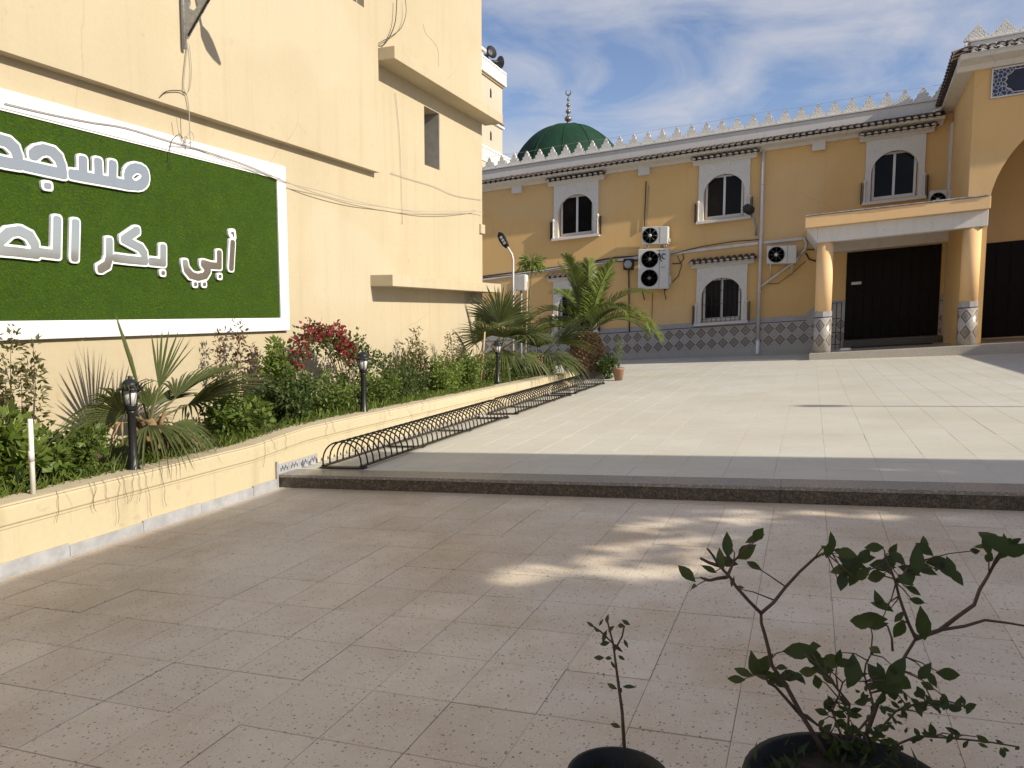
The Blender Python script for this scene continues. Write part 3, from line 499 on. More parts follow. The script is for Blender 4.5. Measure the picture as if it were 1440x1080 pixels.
for i in range(n-1):
    for k in range(5): fs.append((i*6+k, i*6+k+1, i*6+k+7, i*6+k+6))
tag(obj('planting_bed_soil', soil.add(vs, fs, True), M['soil'], fix=False), kind='structure')

# ------------------------------------------------------------------ building on the left
lb = thing('rendered_building', 'tall cream rendered building on the left carrying the green sign', 'building')
WX = -6.1
holes = [(11.64, 12.215, 3.90, 4.86), (9.28, 9.66, 5.70, 6.6)]
def holed(mb, axis, c, us, vs, holes):
    us = sorted(set(us+[h[0] for h in holes]+[h[1] for h in holes])); vs = sorted(set(vs+[h[2] for h in holes]+[h[3] for h in holes]))
    for a0, a1 in zip(us, us[1:]):
        for b0, b1 in zip(vs, vs[1:]):
            if any(h[0]-1e-6 <= a0 and a1 <= h[1]+1e-6 and h[2]-1e-6 <= b0 and b1 <= h[3]+1e-6 for h in holes): continue
            q = [(a0,b0),(a1,b0),(a1,b1),(a0,b1)]
            mb.add([(c, u, v) if axis == 'x' else (u, c, v) for u, v in q], [(0,1,2,3)])
    return mb
w = holed(MB(), 'x', WX, [-6, 14.05], [-1, 9.6], holes)
w.add([(WX,14.05,-1),(-15,14.05,-1),(-15,14.05,9.6),(WX,14.05,9.6)], [(0,1,2,3)])
w.add([(WX,-6,-1),(-15,-6,-1),(-15,-6,9.6),(WX,-6,9.6)], [(0,1,2,3)])
w.add([(WX,-6,9.6),(-15,-6,9.6),(-15,14.05,9.6),(WX,14.05,9.6)], [(0,1,2,3)])
w.add([(-15,-6,-1),(-15,14.05,-1),(-15,14.05,9.6),(-15,-6,9.6)], [(0,1,2,3)])
for y0, y1, z0, z1 in holes:
    d = WX-.34
    w.add([(WX,y0,z0),(WX,y1,z0),(d,y1,z0),(d,y0,z0)], [(0,1,2,3)]); w.add([(WX,y0,z1),(WX,y1,z1),(d,y1,z1),(d,y0,z1)], [(0,1,2,3)])
    w.add([(WX,y0,z0),(d,y0,z0),(d,y0,z1),(WX,y0,z1)], [(0,1,2,3)]); w.add([(WX,y1,z0),(d,y1,z0),(d,y1,z1),(WX,y1,z1)], [(0,1,2,3)])
obj('wall', w, M['cream'], lb, fix=False)
obj('window', MB().box(WX-.40, WX-.335, 11.62, 12.23, 3.88, 4.88), M['slit'], lb)
obj('window_reveal', MB().box(WX-.33, WX-.002, 12.19, 12.213, 3.903, 4.857), M['concrete'], lb)
obj('window', MB().box(WX-.24, WX-.18, 9.27, 9.67, 5.68, 6.62), M['glass'], lb)
obj('window_reveal', MB().box(WX-.33, WX-.002, 9.635, 9.658, 5.703, 6.597), M['concrete'], lb)
# the upper storey stands 11 cm proud of the wall below it and throws a thin shadow line
UX = WX+.11; ZU = 3.494; YU = 10.02
w = holed(MB(), 'x', UX, [-6, YU], [ZU, 9.6], [(9.28, 9.66, 5.70, 6.6)])
w.add([(WX,-6,ZU),(UX,-6,ZU),(UX,YU,ZU),(WX,YU,ZU)], [(0,1,2,3)]); w.add([(WX,YU,ZU),(UX,YU,ZU),(UX,YU,9.6),(WX,YU,9.6)], [(0,1,2,3)]); w.add([(WX,-6,ZU),(UX,-6,ZU),(UX,-6,9.6),(WX,-6,9.6)], [(0,1,2,3)])
for q in ([(9.28,5.7),(9.66,5.7)], [(9.66,5.7),(9.66,6.6)], [(9.66,6.6),(9.28,6.6)], [(9.28,6.6),(9.28,5.7)]): w.add([(WX,)+q[0], (WX,)+q[1], (UX,)+q[1], (UX,)+q[0]], [(0,1,2,3)])
obj('upper_wall', w, M['cream'], lb, fix=False)
for z0, z1, y0, y1 in ((1.825, 1.995, 9.88, 14.1), (5.095, 5.275, 10.03, 14.2)):
    k = MB(); k.box(-6.11, -5.72, y0, y1, z0, z1); obj('ledge', k, M['cream'], lb, .008)
k = MB().box(-6.13, -6.06, 13.9, 14.11, 2.98, 3.16); obj('corner_block', k, M['cream'], lb, .01)

# ------------------------------------------------------------------ sign
sg = thing('mosque_sign', 'white framed artificial grass sign with raised white Arabic lettering on the building', 'sign')
SY0, SY1 = 2.35, 7.89
FX = -6.02
def bar(y0, y1, z0, z1, x1=-6.04): return MB().box(-6.099, x1, y0, y1, z0, z1)
obj('frame', bar(SY0, 5.2, 3.06, 3.217), M['white_clean'], sg, .008); obj('frame', bar(5.203, SY1, 3.06, 3.217), M['white_clean'], sg, .008)
obj('frame', bar(SY0, 5.0, 1.219, 1.362), M['white_clean'], sg, .008); obj('frame', bar(5.003, SY1, 1.219, 1.362), M['white_clean'], sg, .008)
obj('frame', bar(SY1-.165, SY1, 1.3645, 3.0575), M['white_clean'], sg, .008); obj('frame', bar(SY0, SY0+.15, 1.3645, 3.0575), M['white_clean'], sg, .008)
for a in ((SY0+.15, SY1-.165, 1.3635, 1.376), (SY0+.15, SY1-.165, 3.046, 3.0585)):
    obj('inner_bead', bar(*a, x1=-6.05), M['white_clean'], sg)
obj('grass_backing', MB().box(-6.098, -6.062, SY0+.15, SY1-.165, 1.377, 3.045), M['turf_base'], sg)
N = 70000
y = RNG.uniform(SY0+.15, SY1-.165, N); z = RNG.uniform(1.378, 3.044, N)
keep = y > 3.9; y = y[keep]; z = z[keep]; N = len(y)
an = RNG.uniform(0, 2*pi, N); L = RNG.uniform(.012, .024, N); wd = .0022
dx = RNG.uniform(.35, 1, N); q = np.sqrt(1-dx**2)*1.0
tip = np.stack([np.full(N, -6.064)+L*dx, y+L*q*np.cos(an), z+L*q*np.sin(an)-.004], 1)
a0 = np.stack([np.full(N, -6.064), y-wd*np.sin(an), z+wd*np.cos(an)], 1); a1 = np.stack([np.full(N, -6.064), y+wd*np.sin(an), z-wd*np.cos(an)], 1)
V = np.empty((3*N, 3), np.float32); V[0::3] = a0; V[1::3] = a1; V[2::3] = tip
def np_mesh(name, V, F, mat, smooth=False):   # F: (n,k) int array
    me = bpy.data.meshes.new(name); n, k = F.shape
    me.vertices.add(len(V)); me.vertices.foreach_set('co', np.ascontiguousarray(V, np.float32).ravel())
    me.loops.add(n*k); me.loops.foreach_set('vertex_index', np.ascontiguousarray(F, np.int32).ravel())
    me.polygons.add(n); me.polygons.foreach_set('loop_start', np.arange(0, n*k, k, dtype=np.int32)); me.polygons.foreach_set('loop_total', np.full(n, k, np.int32))
    if smooth: me.polygons.foreach_set('use_smooth', np.ones(n, bool))
    me.materials.append(mat); me.update(calc_edges=True); me.validate(); return me
link('turf', np_mesh('turf', V, np.arange(3*N).reshape(-1, 3), M['turf']), sg, kind='stuff')

def sdf_mesh(strokes, r, x0, x1, cell=.0075):
    segs = [(s[i], s[i+1]) for s in strokes for i in range(len(s)-1)]
    P = np.array([p for s in strokes for p in s]); lo = P.min(0)-r-2*cell; hi = P.max(0)+r+2*cell
    ny, nz = int((hi[0]-lo[0])/cell)+2, int((hi[1]-lo[1])/cell)+2
    gy = lo[0]+np.arange(ny)*cell; gz = lo[1]+np.arange(nz)*cell; Yg, Zg = np.meshgrid(gy, gz, indexing='ij')
    D = np.full(Yg.shape, 9.)
    for (ay, az), (by, bz) in segs:
        vy, vz = by-ay, bz-az; l2 = vy*vy+vz*vz+1e-12
        t = np.clip(((Yg-ay)*vy+(Zg-az)*vz)/l2, 0, 1)
        ey, ez = Yg-ay-t*vy, Zg-az-t*vz
        D = np.minimum(D, (np.abs(ey)**3.2+np.abs(ez)**3.2)**(1/3.2))
    D -= r; mb = MB(); cache = {}
    def gv(i, j): return ((i, j), (gy[i], gz[j]))
    def cut(i, j, k, l):
        a, b = D[i, j], D[k, l]; t = a/(a-b)
        key = ('e',)+tuple(sorted(((i, j), (k, l))))
        return (key, (gy[i]+(gy[k]-gy[i])*t, gz[j]+(gz[l]-gz[j])*t))
    def vid(kp):
        k, p = kp
        if k not in cache:
            cache[k] = len(mb.v)//2; mb.v.append((x1, float(p[0]), float(p[1]))); mb.v.append((x0, float(p[0]), float(p[1])))
        return cache[k]*2
    def face(f): mb.f.append(tuple(f)); mb.m.append(0); mb.sm.append(False)
    for i in range(ny-1):
        for j in range(nz-1):
            c4 = [(i, j), (i+1, j), (i+1, j+1), (i, j+1)]; ins = [D[c] < 0 for c in c4]
            if not any(ins): continue
            poly = []; walls = []
            for k in range(4):
                a, b2 = c4[k], c4[(k+1) % 4]
                if ins[k]: poly.append(vid(gv(*a)))
                if ins[k] != ins[(k+1) % 4]: poly.append(vid(cut(*a, *b2))); walls.append((len(poly)-1, ins[k]))
            if len(poly) < 3: continue
            face(poly); face([q+1 for q in reversed(poly)])
            m_ = len(poly)
            for idx, was_in in walls:
                if was_in:
                    a, b2 = poly[idx], poly[(idx+1) % m_]
                    face((a+1, b2+1, b2, a))
    return mb
for line, nm, strokes in LETTERS:
    ro, ri = (.060, .043) if line == 1 else (.055, .037)
    if 'dot' in nm and line == 2: ro, ri = .040, .020
    if nm == 'jdot': ro, ri = .045, .024
    if nm == 'hamza': ro, ri = .048, .012
    o = obj('letter_dot' if 'dot' in nm else ('hamza_mark' if nm == 'hamza' else 'letter'), sdf_mesh(strokes, ro, -6.058, -6.032+random.uniform(-.002, .002)), M['white_clean'], sg, fix=True)
    obj('mirror_face', sdf_mesh(strokes, ri, -6.045, -6.0265+random.uniform(-.0006, .0006)), M['mirror'], o, fix=True)

# ------------------------------------------------------------------ cables and bracket on the left wall
labels = ['loose wire looping down from the metal bracket', 'second thin wire dangling below the metal bracket', 'short dark cable stub hooked over the edge of the projecting upper wall', 'curled loop of wire at the top of the sign frame',
          'hooked cable end hanging over the grass of the sign', 'long slack cable sagging along the sign top towards the corner', 'upper thin cable running beside the slack cable on the sign', 'short sagging wire below the slot window',
          'straight thin wire dropping down the wall under the upper ledge', 'thick black cable curling into the upper ledge', 'thinner cable loop beside the thick one on the upper ledge', 'wavy thin wire ending on the front of the upper ledge']
for i, (p, l) in enumerate(zip(CABLES, labels)):
    off = .075 if i in (3, 4, 5, 6) else (.135 if i in (0, 1, 2) else .02)
    q = [Vector((WX+off, b_, c_)) for a_, b_, c_ in p]
    if i >= 9: q = [Vector((v.x+.385 if (i == 11) else v.x+.05, v.y, v.z)) for v in q]
    out = []
    for k in range(len(q)-1):   # Catmull-Rom smoothing
        p0, p1, p2, p3 = q[max(k-1, 0)], q[k], q[k+1], q[min(k+2, len(q)-1)]
        for t in (0, .25, .5, .75):
            out.append(.5*((2*p1)+(p2-p0)*t+(2*p0-5*p1+4*p2-p3)*t*t+(3*p1-p0-3*p2+p3)*t**3))
    out.append(q[-1])
    tag(obj('cable', MB().tube(out, .0075 if i == 9 else (.005 if i in (0, 2, 5, 10) else .0035), 6), M['cable'] if i in (2, 4, 9, 10) else M['cable_light'], fix=False), l, 'cable')
br = thing('lamp_bracket', 'perforated galvanised bracket of a wall lamp high on the left building', 'lamp bracket')
BY = 6.22; bx = UX+.04
obj('tube', MB().tube([(bx, BY, 4.13), (bx, BY+.01, 5.3)], .022, 10), M['galv'], br)
def plate_with_holes():
    # triangular gusset standing out from the wall, with round holes; in the x-z plane
    mb = MB(); cell = .012; A = (bx+.02, 4.22); 
    hs = [(bx+.135, 4.545, .058), (bx+.255, 4.66, .032), (bx+.16, 4.86, .07), (bx+.42, 4.9, .05)]
    nx, nz = 74, 88
    def inside(x, z):
        if x < bx+.02 or x > bx+.02+.03+(z-4.22)*.86 or z < 4.22: return False
        return not any((x-a)**2+(z-b_)**2 < r*r for a, b_, r in hs)
    for i in range(nx):
        for j in range(nz):
            x = bx+.02+i*cell; z = 4.22+j*cell
            if inside(x+cell/2, z+cell/2): mb.box(x, x+cell, BY-.004, BY+.004, z, z+cell)
    bm_v = mb
    return bm_v
gp = plate_with_holes(); obj('gusset_plate', gp, M['galv'], br, fix=False)
obj('flange', MB().tube([(bx+.055, BY, 4.25), (bx+.90, BY, 5.2)], .014, 6), M['black'], br)
arm = [(bx+.03, BY, 5.25), (bx+.6, BY+.03, 5.42), (bx+1.0, BY+.06, 5.36), (bx+1.15, BY+.12, 5.14)]
obj('arm', MB().tube(arm, .020, 8), M['galv'], br)
hd = MB().tube([(bx+1.15, BY+.12, 5.15), (bx+1.155, BY+.16, 5.09), (bx+1.16, BY+.22, 5.01), (bx+1.165, BY+.30, 4.93), (bx+1.17, BY+.37, 4.87)], [.03, .07, .08, .055, .02], 12)
obj('lamp_head', hd, M['plastic_black'], br)
rebase(br, (bx, BY, 4.13)); br.location.z -= .05

# ------------------------------------------------------------------ mosque
mq = thing('mosque', 'ochre two storey mosque with white arched windows, tiled eaves and a columned porch', 'mosque')
FY = 26.0
wins_u = [(-7.72, 4.62), (-2.745, 4.62), (2.20, 4.62)]; wins_l = [(-7.72, 1.30), (-2.745, 1.30)]
WH = [(cx_-.62, cx_+.62, h0+.08, h0+1.50) for cx_, h0 in wins_u+wins_l]
def P(name, mb, mat, parent=None, bevel=0, **k): return obj(name, mb.shear(), mat, mq if parent is None else parent, bevel, **k)
w = holed(MB(), 'y', FY, [-16, 12], [-.6, 6.95], WH)
w.add([(-16,FY,-.6),(-16,46,-.6),(-16,46,6.95),(-16,FY,6.95)], [(0,1,2,3)]); w.add([(12,FY,-.6),(12,46,-.6),(12,46,6.95),(12,FY,6.95)], [(0,1,2,3)])
w.add([(-16,46,-.6),(12,46,-.6),(12,46,6.95),(-16,46,6.95)], [(0,1,2,3)])
for x0, x1, h0, h1 in WH:
    d = FY+.28
    for q in ([(x0,FY,h0),(x1,FY,h0),(x1,d,h0),(x0,d,h0)], [(x0,FY,h1),(x1,FY,h1),(x1,d,h1),(x0,d,h1)], [(x0,FY,h0),(x0,FY,h1),(x0,d,h1),(x0,d,h0)], [(x1,FY,h0),(x1,FY,h1),(x1,d,h1),(x1,d,h0)]): w.add(q, [(0,1,2,3)])
P('wall', w, M['ochre'], fix=False)
P('roof', MB().box(-15.9, 11.9, FY+.02, 45.9, 6.96, 7.04), M['concrete'])
# dado
dx0, dx1 = -15.9, -.12
P('dado', MB().box(dx0, dx1, FY-.022, FY-.002, -.5, 1.18), M['dado'])
P('dado_line', MB().box(dx0, dx1, FY-.028, FY-.002, 1.181, 1.205), M['dado_line'])
P('dado_border', MB().box(dx0, dx1, FY-.022, FY-.002, 1.206, 1.36), M['dado_top'])
# the dado steps up beside the porch
P('dado', MB().prism([(-.118, -.3), (.99, -.3), (.99, 1.56), (.35, 1.56), (-.118, 1.19)], 'y', FY-.024, FY-.003), M['dado'])
P('dado_border', MB().prism([(-.118, 1.20), (.35, 1.57), (.99, 1.57), (.99, 1.74), (.25, 1.74), (-.118, 1.42)], 'y', FY-.024, FY-.003), M['dado_top'])
P('dado', MB().box(3.58, 4.55, FY-.024, FY-.003, .3, 1.50), M['dado'])
P('dado_line', MB().box(3.58, 4.55, FY-.03, FY-.003, 1.501, 1.525), M['dado_line'])
P('dado_border', MB().box(3.58, 4.55, FY-.024, FY-.003, 1.526, 1.70), M['dado_top'])

# windows -----------------------------------------------------------
def arch_pts(cx_, r, hs, flat=1., n=14): return [(cx_+r*cos(pi-pi*i/n), hs+r*flat*sin(pi-pi*i/n)) for i in range(n+1)]
def arch_plate(x0, x1, h0, h1, r, hs, flat, y0, y1, cx_=0., leg0=None):
    mb = MB(); ap = arch_pts(cx_, r, hs, flat); lo = h0 if leg0 is None else leg0
    L = [(cx_-r, lo)]+ap+[(cx_+r, lo)]
    outer = [(x0, lo)]+[(x0+(x1-x0)*max(0, min(1, (p[0]-(cx_-r))/(2*r))), h1) for p in ap]+[(x1, lo)]
    outer[1] = (x0, h1); outer[-2] = (x1, h1)
    n = len(L)
    for yy, fl in ((y0, 1), (y1, 0)):
        vs = [(p[0], yy, p[1]) for p in L]+[(p[0], yy, p[1]) for p in outer]
        mb.add(vs, [(i, i+1, n+i+1, n+i) for i in range(n-1)])
    for A in (L, outer):
        vs = [(p[0], y0, p[1]) for p in A]+[(p[0], y1, p[1]) for p in A]
        mb.add(vs, [(i, i+1, n+i+1, n+i) for i in range(n-1)])
    mb.add([(x0,y0,lo),(cx_-r,y0,lo),(cx_-r,y1,lo),(x0,y1,lo)], [(0,1,2,3)]); mb.add([(x1,y0,lo),(cx_+r,y0,lo),(cx_+r,y1,lo),(x1,y1,lo)], [(0,1,2,3)])
    return mb
def roof_tile_mesh(r=.085, L=.42, tilt=.30):
    mb = MB(); n = 7; vs = []; th = .016
    for k in range(2):
        y = L*k
        for i in range(n+1):
            t = pi*i/n; vs.append((-r*(1-.12*k)*cos(t), y, r*(1-.12*k)*sin(t)))
        for i in range(n+1):
            t = pi*i/n; vs.append((-(r-th)*(1-.12*k)*cos(t), y, (r-th)*(1-.12*k)*sin(t)))
    m_ = n+1
    for i in range(n):
        mb.add([], []); 
        mb.f += [(i, i+1, 2*m_+i+1, 2*m_+i), (m_+i, m_+i+1, 3*m_+i+1, 3*m_+i), (i, i+1, m_+i+1, m_+i)]; mb.m += [0]*3; mb.sm += [True, True, False]
    mb.v = vs
    mb.cur = 1   # mortar plug inside the mouth
    pl_ = [(-(r-th)*cos(pi*i/6)*.96, .03, (r-th)*sin(pi*i/6)*.96) for i in range(7)]
    mb.add(pl_, [tuple(range(7))])
    mb.cur = 0   # pan tile lying between two covers
    mb.add([(r*.5, .02, -.005), (r*1.05, .02, -.045), (r*1.75, .02, -.005), (r*.5, L, -.005), (r*1.05, L, -.045), (r*1.75, L, -.005),
            (r*.5, .02, -.02), (r*1.05, .02, -.06), (r*1.75, .02, -.02)], [(0,1,4,3),(1,2,5,4),(0,1,7,6),(1,2,8,7)])
    c, s_ = cos(tilt), sin(tilt); mb.v = [(x, y*c-z*s_, z*c+y*s_) for x, y, z in mb.v]
    return mb
RT = mesh_of('roof_tile', roof_tile_mesh(), [M['tile_roof'], M['mortar']], fix=False)
def win_root():
    # the window part: carved white surround, local origin at sill centre on the wall face
    sur = arch_plate(-.80, .80, 0, 1.84, .64, .86, .95, -.085, .05, leg0=.03)
    o = obj('window', sur.shear(), [M['carved']], mq, .004)
    def sub(nm, mb, mat, bevel=0): return obj(nm, mb.shear(), mat, o, bevel)
    sub('sill', MB().box(-.86, .86, -.17, .02, -.06, .029), M['white'], .008)
    fr = MB()
    for a in ((-.60, -.53, .08, 1.46), (.53, .60, .08, 1.46), (-.035, .035, .18, 1.40)): fr.box(a[0], a[1], .10, .17, a[2], a[3])
    fr.box(-.529, .529, .102, .168, .08, .179); fr.box(-.529, .529, .102, .168, 1.401, 1.46)
    sub('sash_frame', fr, M['aluminium'], .004)
    for s_ in (-1, 1):
        sub('glass_pane', MB().box(min(s_*.034, s_*.531), max(s_*.034, s_*.531), .14, .15, .178, 1.402), M['glass'])
        c = MB().lathe([(.035, .03), (.045, .05), (.03, .08), (.026, .3), (.034, .36), (.024, .42), (.026, .58), (.045, .62), (.05, .66), (.02, .70)], (s_*.80, -.13, 0), 10)
        sub('colonnette', c, M['white'])
        sub('side_bar', MB().box(s_*.895-.012, s_*.895+.012, -.15, -.02, .0, .62), M['iron'])
    # hood: moulded white cornice with a row of barrel tiles
    hp = [(0, 1.84), (-.09, 1.84), (-.13, 1.87), (-.13, 1.90), (-.20, 1.935), (-.27, 1.95), (-.27, 1.985), (0, 2.03)]
    hd_ = MB().prism(hp, 'x', -1.0, 1.0); sub('cornice', hd_, M['white'], .004)
    for k in range(11):
        x = -.95+k*.19
        t = link('roof_tile', RT, o, (x, -.34, 2.0+SF*x-.005)); t.scale = (1, .82, .9)
        t.rotation_euler = (random.uniform(-.02, .02), 0, random.uniform(-.03, .03))
    return o
w0 = win_root(); w0.location = (wins_u[0][0], FY, wins_u[0][1]+SF*wins_u[0][0])
for cx_, h0 in wins_u[1:]+wins_l:
    c = copy_tree(w0, mq); c.location = (cx_, FY, h0+SF*cx_)
    if h0 < 3:
        gb = []
        for k in range(9):
            x = -.60+k*.15; hh = .86+.61*sqrt(max(0, 1-(x/.64)**2))
            gb.append(MB().tube([(x, -.045, .03), (x, -.045, hh)], .008, 5))
        for hh in (.15, .62, 1.05): gb.append(MB().tube([(-.62 if hh < .9 else -.60, -.045, hh), (.62 if hh < .9 else .60, -.045, hh)], .008, 5))
        for m_ in gb: obj('grille_bar', m_.shear(), M['iron'], c, fix=False)

# eaves, parapet, merlons -------------------------------------------
EX0, EX1 = -15.5, 3.42
P('eave_soffit', MB().prism([(FY-.001, 6.62), (FY-.08, 6.62), (FY-.16, 6.70), (FY-.40, 6.76), (FY-.44, 6.83), (FY-.001, 6.95)], 'x', EX0, EX1), M['white'], bevel=.006)
P('tile_bed', MB().prism([(FY-.40, 6.835), (FY-.02, 6.955), (FY-.02, 7.06), (FY-.40, 6.90)], 'x', EX0, EX1), M['slit'])
n = int((EX1-EX0)/.19)
for k in range(n):
    x = EX0+.1+k*.19
    t = link('roof_tile', RT, mq, (x, FY-.52, 6.845+SF*x+random.uniform(-.006, .006))); t.rotation_euler = (random.uniform(-.02, .02), 0, random.uniform(-.05, .05))
P('parapet', MB().box(EX0, EX1+.1, FY-.06, FY+.16, 6.99, 7.36), M['white'], bevel=.012)
P('parapet_cap', MB().box(EX0, EX1+.1, FY-.10, FY+.19, 7.362, 7.42), M['white'], bevel=.01)
def merlon_pts(w_, h_):
    L = [(.46, 0), (.48, .13), (.45, .23), (.37, .28), (.28, .24), (.325, .36), (.31, .48), (.235, .545), (.14, .50), (.165, .64), (.14, .76), (.075, .83), (.045, .93), (0, 1.0)]
    return [(-a*w_, b_*h_) for a, b_ in L]+[(a*w_, b_*h_) for a, b_ in reversed(L[:-1])]
MER = mesh_of('merlon', MB().prism(merlon_pts(.475, .42), 'y', -.06, .06).shear(), M['carved'])
x = EX0+.2; i = 0
while x < EX1:
    t = link('merlon', MER, mq, (x, FY+.045, 7.421+SF*x)); t.rotation_euler = (random.uniform(-.02, .02), 0, random.uniform(-.03, .03)); x += .478
for cx_ in (-9.9, -5.35, .06, -14.4): P('eave_block', MB().box(cx_-.19, cx_+.19, FY-.15, FY-.002, 6.40, 6.80), M['white'], bevel=.006)
P('plaster_joint', MB().box(.245, .285, FY-.008, FY-.001, 4.0, 6.61), M['ochre'])

# porch ---------------------------------------------------------------
P('porch_floor', MB().box(.02, 12, 22.55, FY-.003, -.4, .285), M['porch_stone'])
P('porch_step', MB().box(0, 6.0, 22.42, 22.62, -.4, .31), M['porch_stone'], bevel=.012); P('porch_step', MB().box(6.004, 12, 22.42, 22.62, -.4, .31), M['porch_stone'], bevel=.012)
P('door_threshold', MB().box(.97, 3.57, 25.55, FY-.005, .286, .50), M['granite'], bevel=.008)
for cx_, cm in ((.315, 'col1'), (3.80, 'col2')):
    sh = MB().lathe([(.215, 1.42), (.215, 3.31)], (cx_, 22.85, 0), 20); c = P('porch_column', sh, M['ochre_light'])
    P('tile_cladding', MB().lathe([(.235, .312), (.235, 1.26)], (cx_, 22.85, 0), 16, smooth=True), M[cm], c)
    P('cladding_line', MB().lathe([(.24, 1.262), (.24, 1.285)], (cx_, 22.85, 0), 8, smooth=False), M['dado_line'], c)
    P('cladding_border', MB().lathe([(.235, 1.287), (.235, 1.43)], (cx_, 22.85, 0), 8, smooth=False), M['dado_top'], c)
P('canopy_fascia', MB().box(-.22, 4.11, 22.46, FY-.003, 3.722, 4.03), M['ochre_light'], bevel=.012)
P('canopy_beam', MB().box(.10, 4.10, 22.62, 23.02, 3.31, 3.720), M['white'], bevel=.01)
P('canopy_haunch', MB().prism([(.098, 3.32), (.098, 3.719), (-.19, 3.719)], 'y', 22.62, FY-.01), M['white'])
P('canopy_beam', MB().box(.10, .42, 23.023, FY-.005, 3.36, 3.720), M['white'], bevel=.01)
P('canopy_beam', MB().box(.423, 4.1, 25.6, FY-.005, 3.22, 3.720), M['white'], bevel=.01)
fl = MB(); x = -.20
while x < 4.05:
    L_ = random.uniform(.5, .9); y0 = 22.44+random.uniform(-.012, .012); zz = 4.032+random.uniform(0, .012)
    fl.box(x, min(x+L_, 4.09), y0, 23.1, zz, zz+random.uniform(.022, .035)); x += L_+.012
P('roof_flashing', fl, M['felt'])
def door(x0, x1, h0, h1, y=FY-.03):
    d = P('door', MB().box(x0, x1, y, FY-.004, h0, h1), M['door'], bevel=.006)
    n_ = 10; wd_ = (x1-x0)/n_
    for k in range(n_):
        a = x0+k*wd_+.008; P('door_plank', MB().box(a, a+wd_-.016, y-.022, y-.001, h0+.06, h1-.06), M['door'], d, .005)
    for hh in (h0+.45, (h0+h1)/2, h1-.35): P('door_rail', MB().box(x0+.03, x1-.03, y-.04, y-.023, hh, hh+.13), M['door'], d, .005)
    return d
d1 = door(.99, 3.56, .502, 3.19); P('door_plate', MB().box(1.14, 1.42, FY-.085, FY-.071, 2.19, 2.27), M['white'], d1)
d2 = door(4.60, 8.2, .33, 3.08)
rl = MB()
for k in range(3): rl.tube([(.57+k*.13, 24.2, .29), (.57+k*.13, 24.2, 1.66)], .013, 6)
for hh in (.45, .8, 1.2, 1.655): rl.tube([(.56, 24.2, hh), (.84, 24.2, hh)], .011, 6)
P('porch_railing', rl, M['iron'], fix=False)

# gatehouse -----------------------------------------------------------
GX, GY = 3.66, 22.8
ac = arch_pts(6.6, 2.48, 3.66, 1., 28)
gw = MB()
for yy in (GY, GY+.45):
    vs = [(GX, yy, .286)]+[(GX, yy, 7.28)]+[(9.6, yy, 7.28)]+[(9.6, yy, .286)]
    L_ = [(4.12, .286)]+ac+[(9.08, .286)]; n_ = len(L_)
    O_ = [(GX, .286)]+[(GX+(9.6-GX)*max(0, min(1, (p[0]-4.12)/4.96)), 7.28) for p in ac]+[(9.6, .286)]
    gw.add([(p[0], yy, p[1]) for p in L_]+[(p[0], yy, p[1]) for p in O_], [(i, i+1, n_+i+1, n_+i) for i in range(n_-1)])
gw.add([(p[0], GY, p[1]) for p in L_]+[(p[0], GY+.45, p[1]) for p in L_], [(i, i+1, n_+i+1, n_+i) for i in range(n_-1)])
for xx in (GX, 9.6): gw.add([(xx,GY,.286),(xx,FY,.286),(xx,FY,7.28),(xx,GY,7.28)], [(0,1,2,3)])
gw.add([(GX,GY,7.28),(9.6,GY,7.28),(9.6,FY,7.28),(GX,FY,7.28)], [(0,1,2,3)])
gw.add([(GX+.01,FY,6.9),(9.6,FY,6.9),(9.6,FY,7.28),(GX+.01,FY,7.28)], [(0,1,2,3)])
P('gatehouse_wall', gw, M['ochre'], fix=False)
P('gatehouse_ceiling', MB().box(GX+.02, 9.58, GY+.452, FY-.01, 6.7, 6.78), M['ochre'])
P('arch_trim', arch_plate(4.02, 9.18, .33, 6.3, 2.48, 3.66, 1., GY-.012, GY-.002, 6.6, leg0=3.6) if False else MB().box(GX-.06, GX-.002, FY-.30, FY-.003, 4.05, 6.62), M['white'], bevel=.006)
P('gatehouse_soffit', MB().prism([(GY-.002, 7.22), (GY-.10, 7.22), (GY-.20, 7.33), (GY-.60, 7.40), (GY-.64, 7.52), (GY-.002, 7.62)], 'x', 3.25, 9.9), M['white'], bevel=.006)
sd = MB()   # raking eave along the gatehouse side
sd.add([(3.66, 25.9, 6.98), (3.34, 25.9, 7.02), (3.34, 25.9, 7.10), (3.66, 25.9, 7.10), (3.66, 22.40, 7.34), (3.25, 22.36, 7.42), (3.25, 22.36, 7.56), (3.66, 22.40, 7.56)],
       [(0,1,2,3),(4,7,6,5),(0,4,5,1),(1,5,6,2),(2,6,7,3),(3,7,4,0)])
P('gatehouse_soffit', sd, M['white'])
for k in range(18):
    f_ = k/17.; y = 25.85-f_*3.4; x = 3.37-f_*.12
    t = link('roof_tile', RT, mq, (x-.16, y, 7.14+f_*.46+SF*x)); t.rotation_euler = (0, 0, radians(-90)+random.uniform(-.04, .04))
for k in range(33):
    x = 3.32+k*.19
    t = link('roof_tile', RT, mq, (x, GY-.74, 7.55+SF*x+random.uniform(-.006, .006))); t.rotation_euler = (random.uniform(-.02, .02), 0, random.uniform(-.05, .05))
P('gatehouse_parapet', MB().box(3.52, 9.8, GY-.06, GY+.16, 7.62, 7.93), M['white'], bevel=.012); P('parapet_cap', MB().box(3.48, 9.84, GY-.09, GY+.19, 7.932, 7.985), M['white'], bevel=.01)
P('gatehouse_parapet', MB().box(3.52, 3.74, GY+.163, FY, 7.4, 7.93), M['white'], bevel=.012)
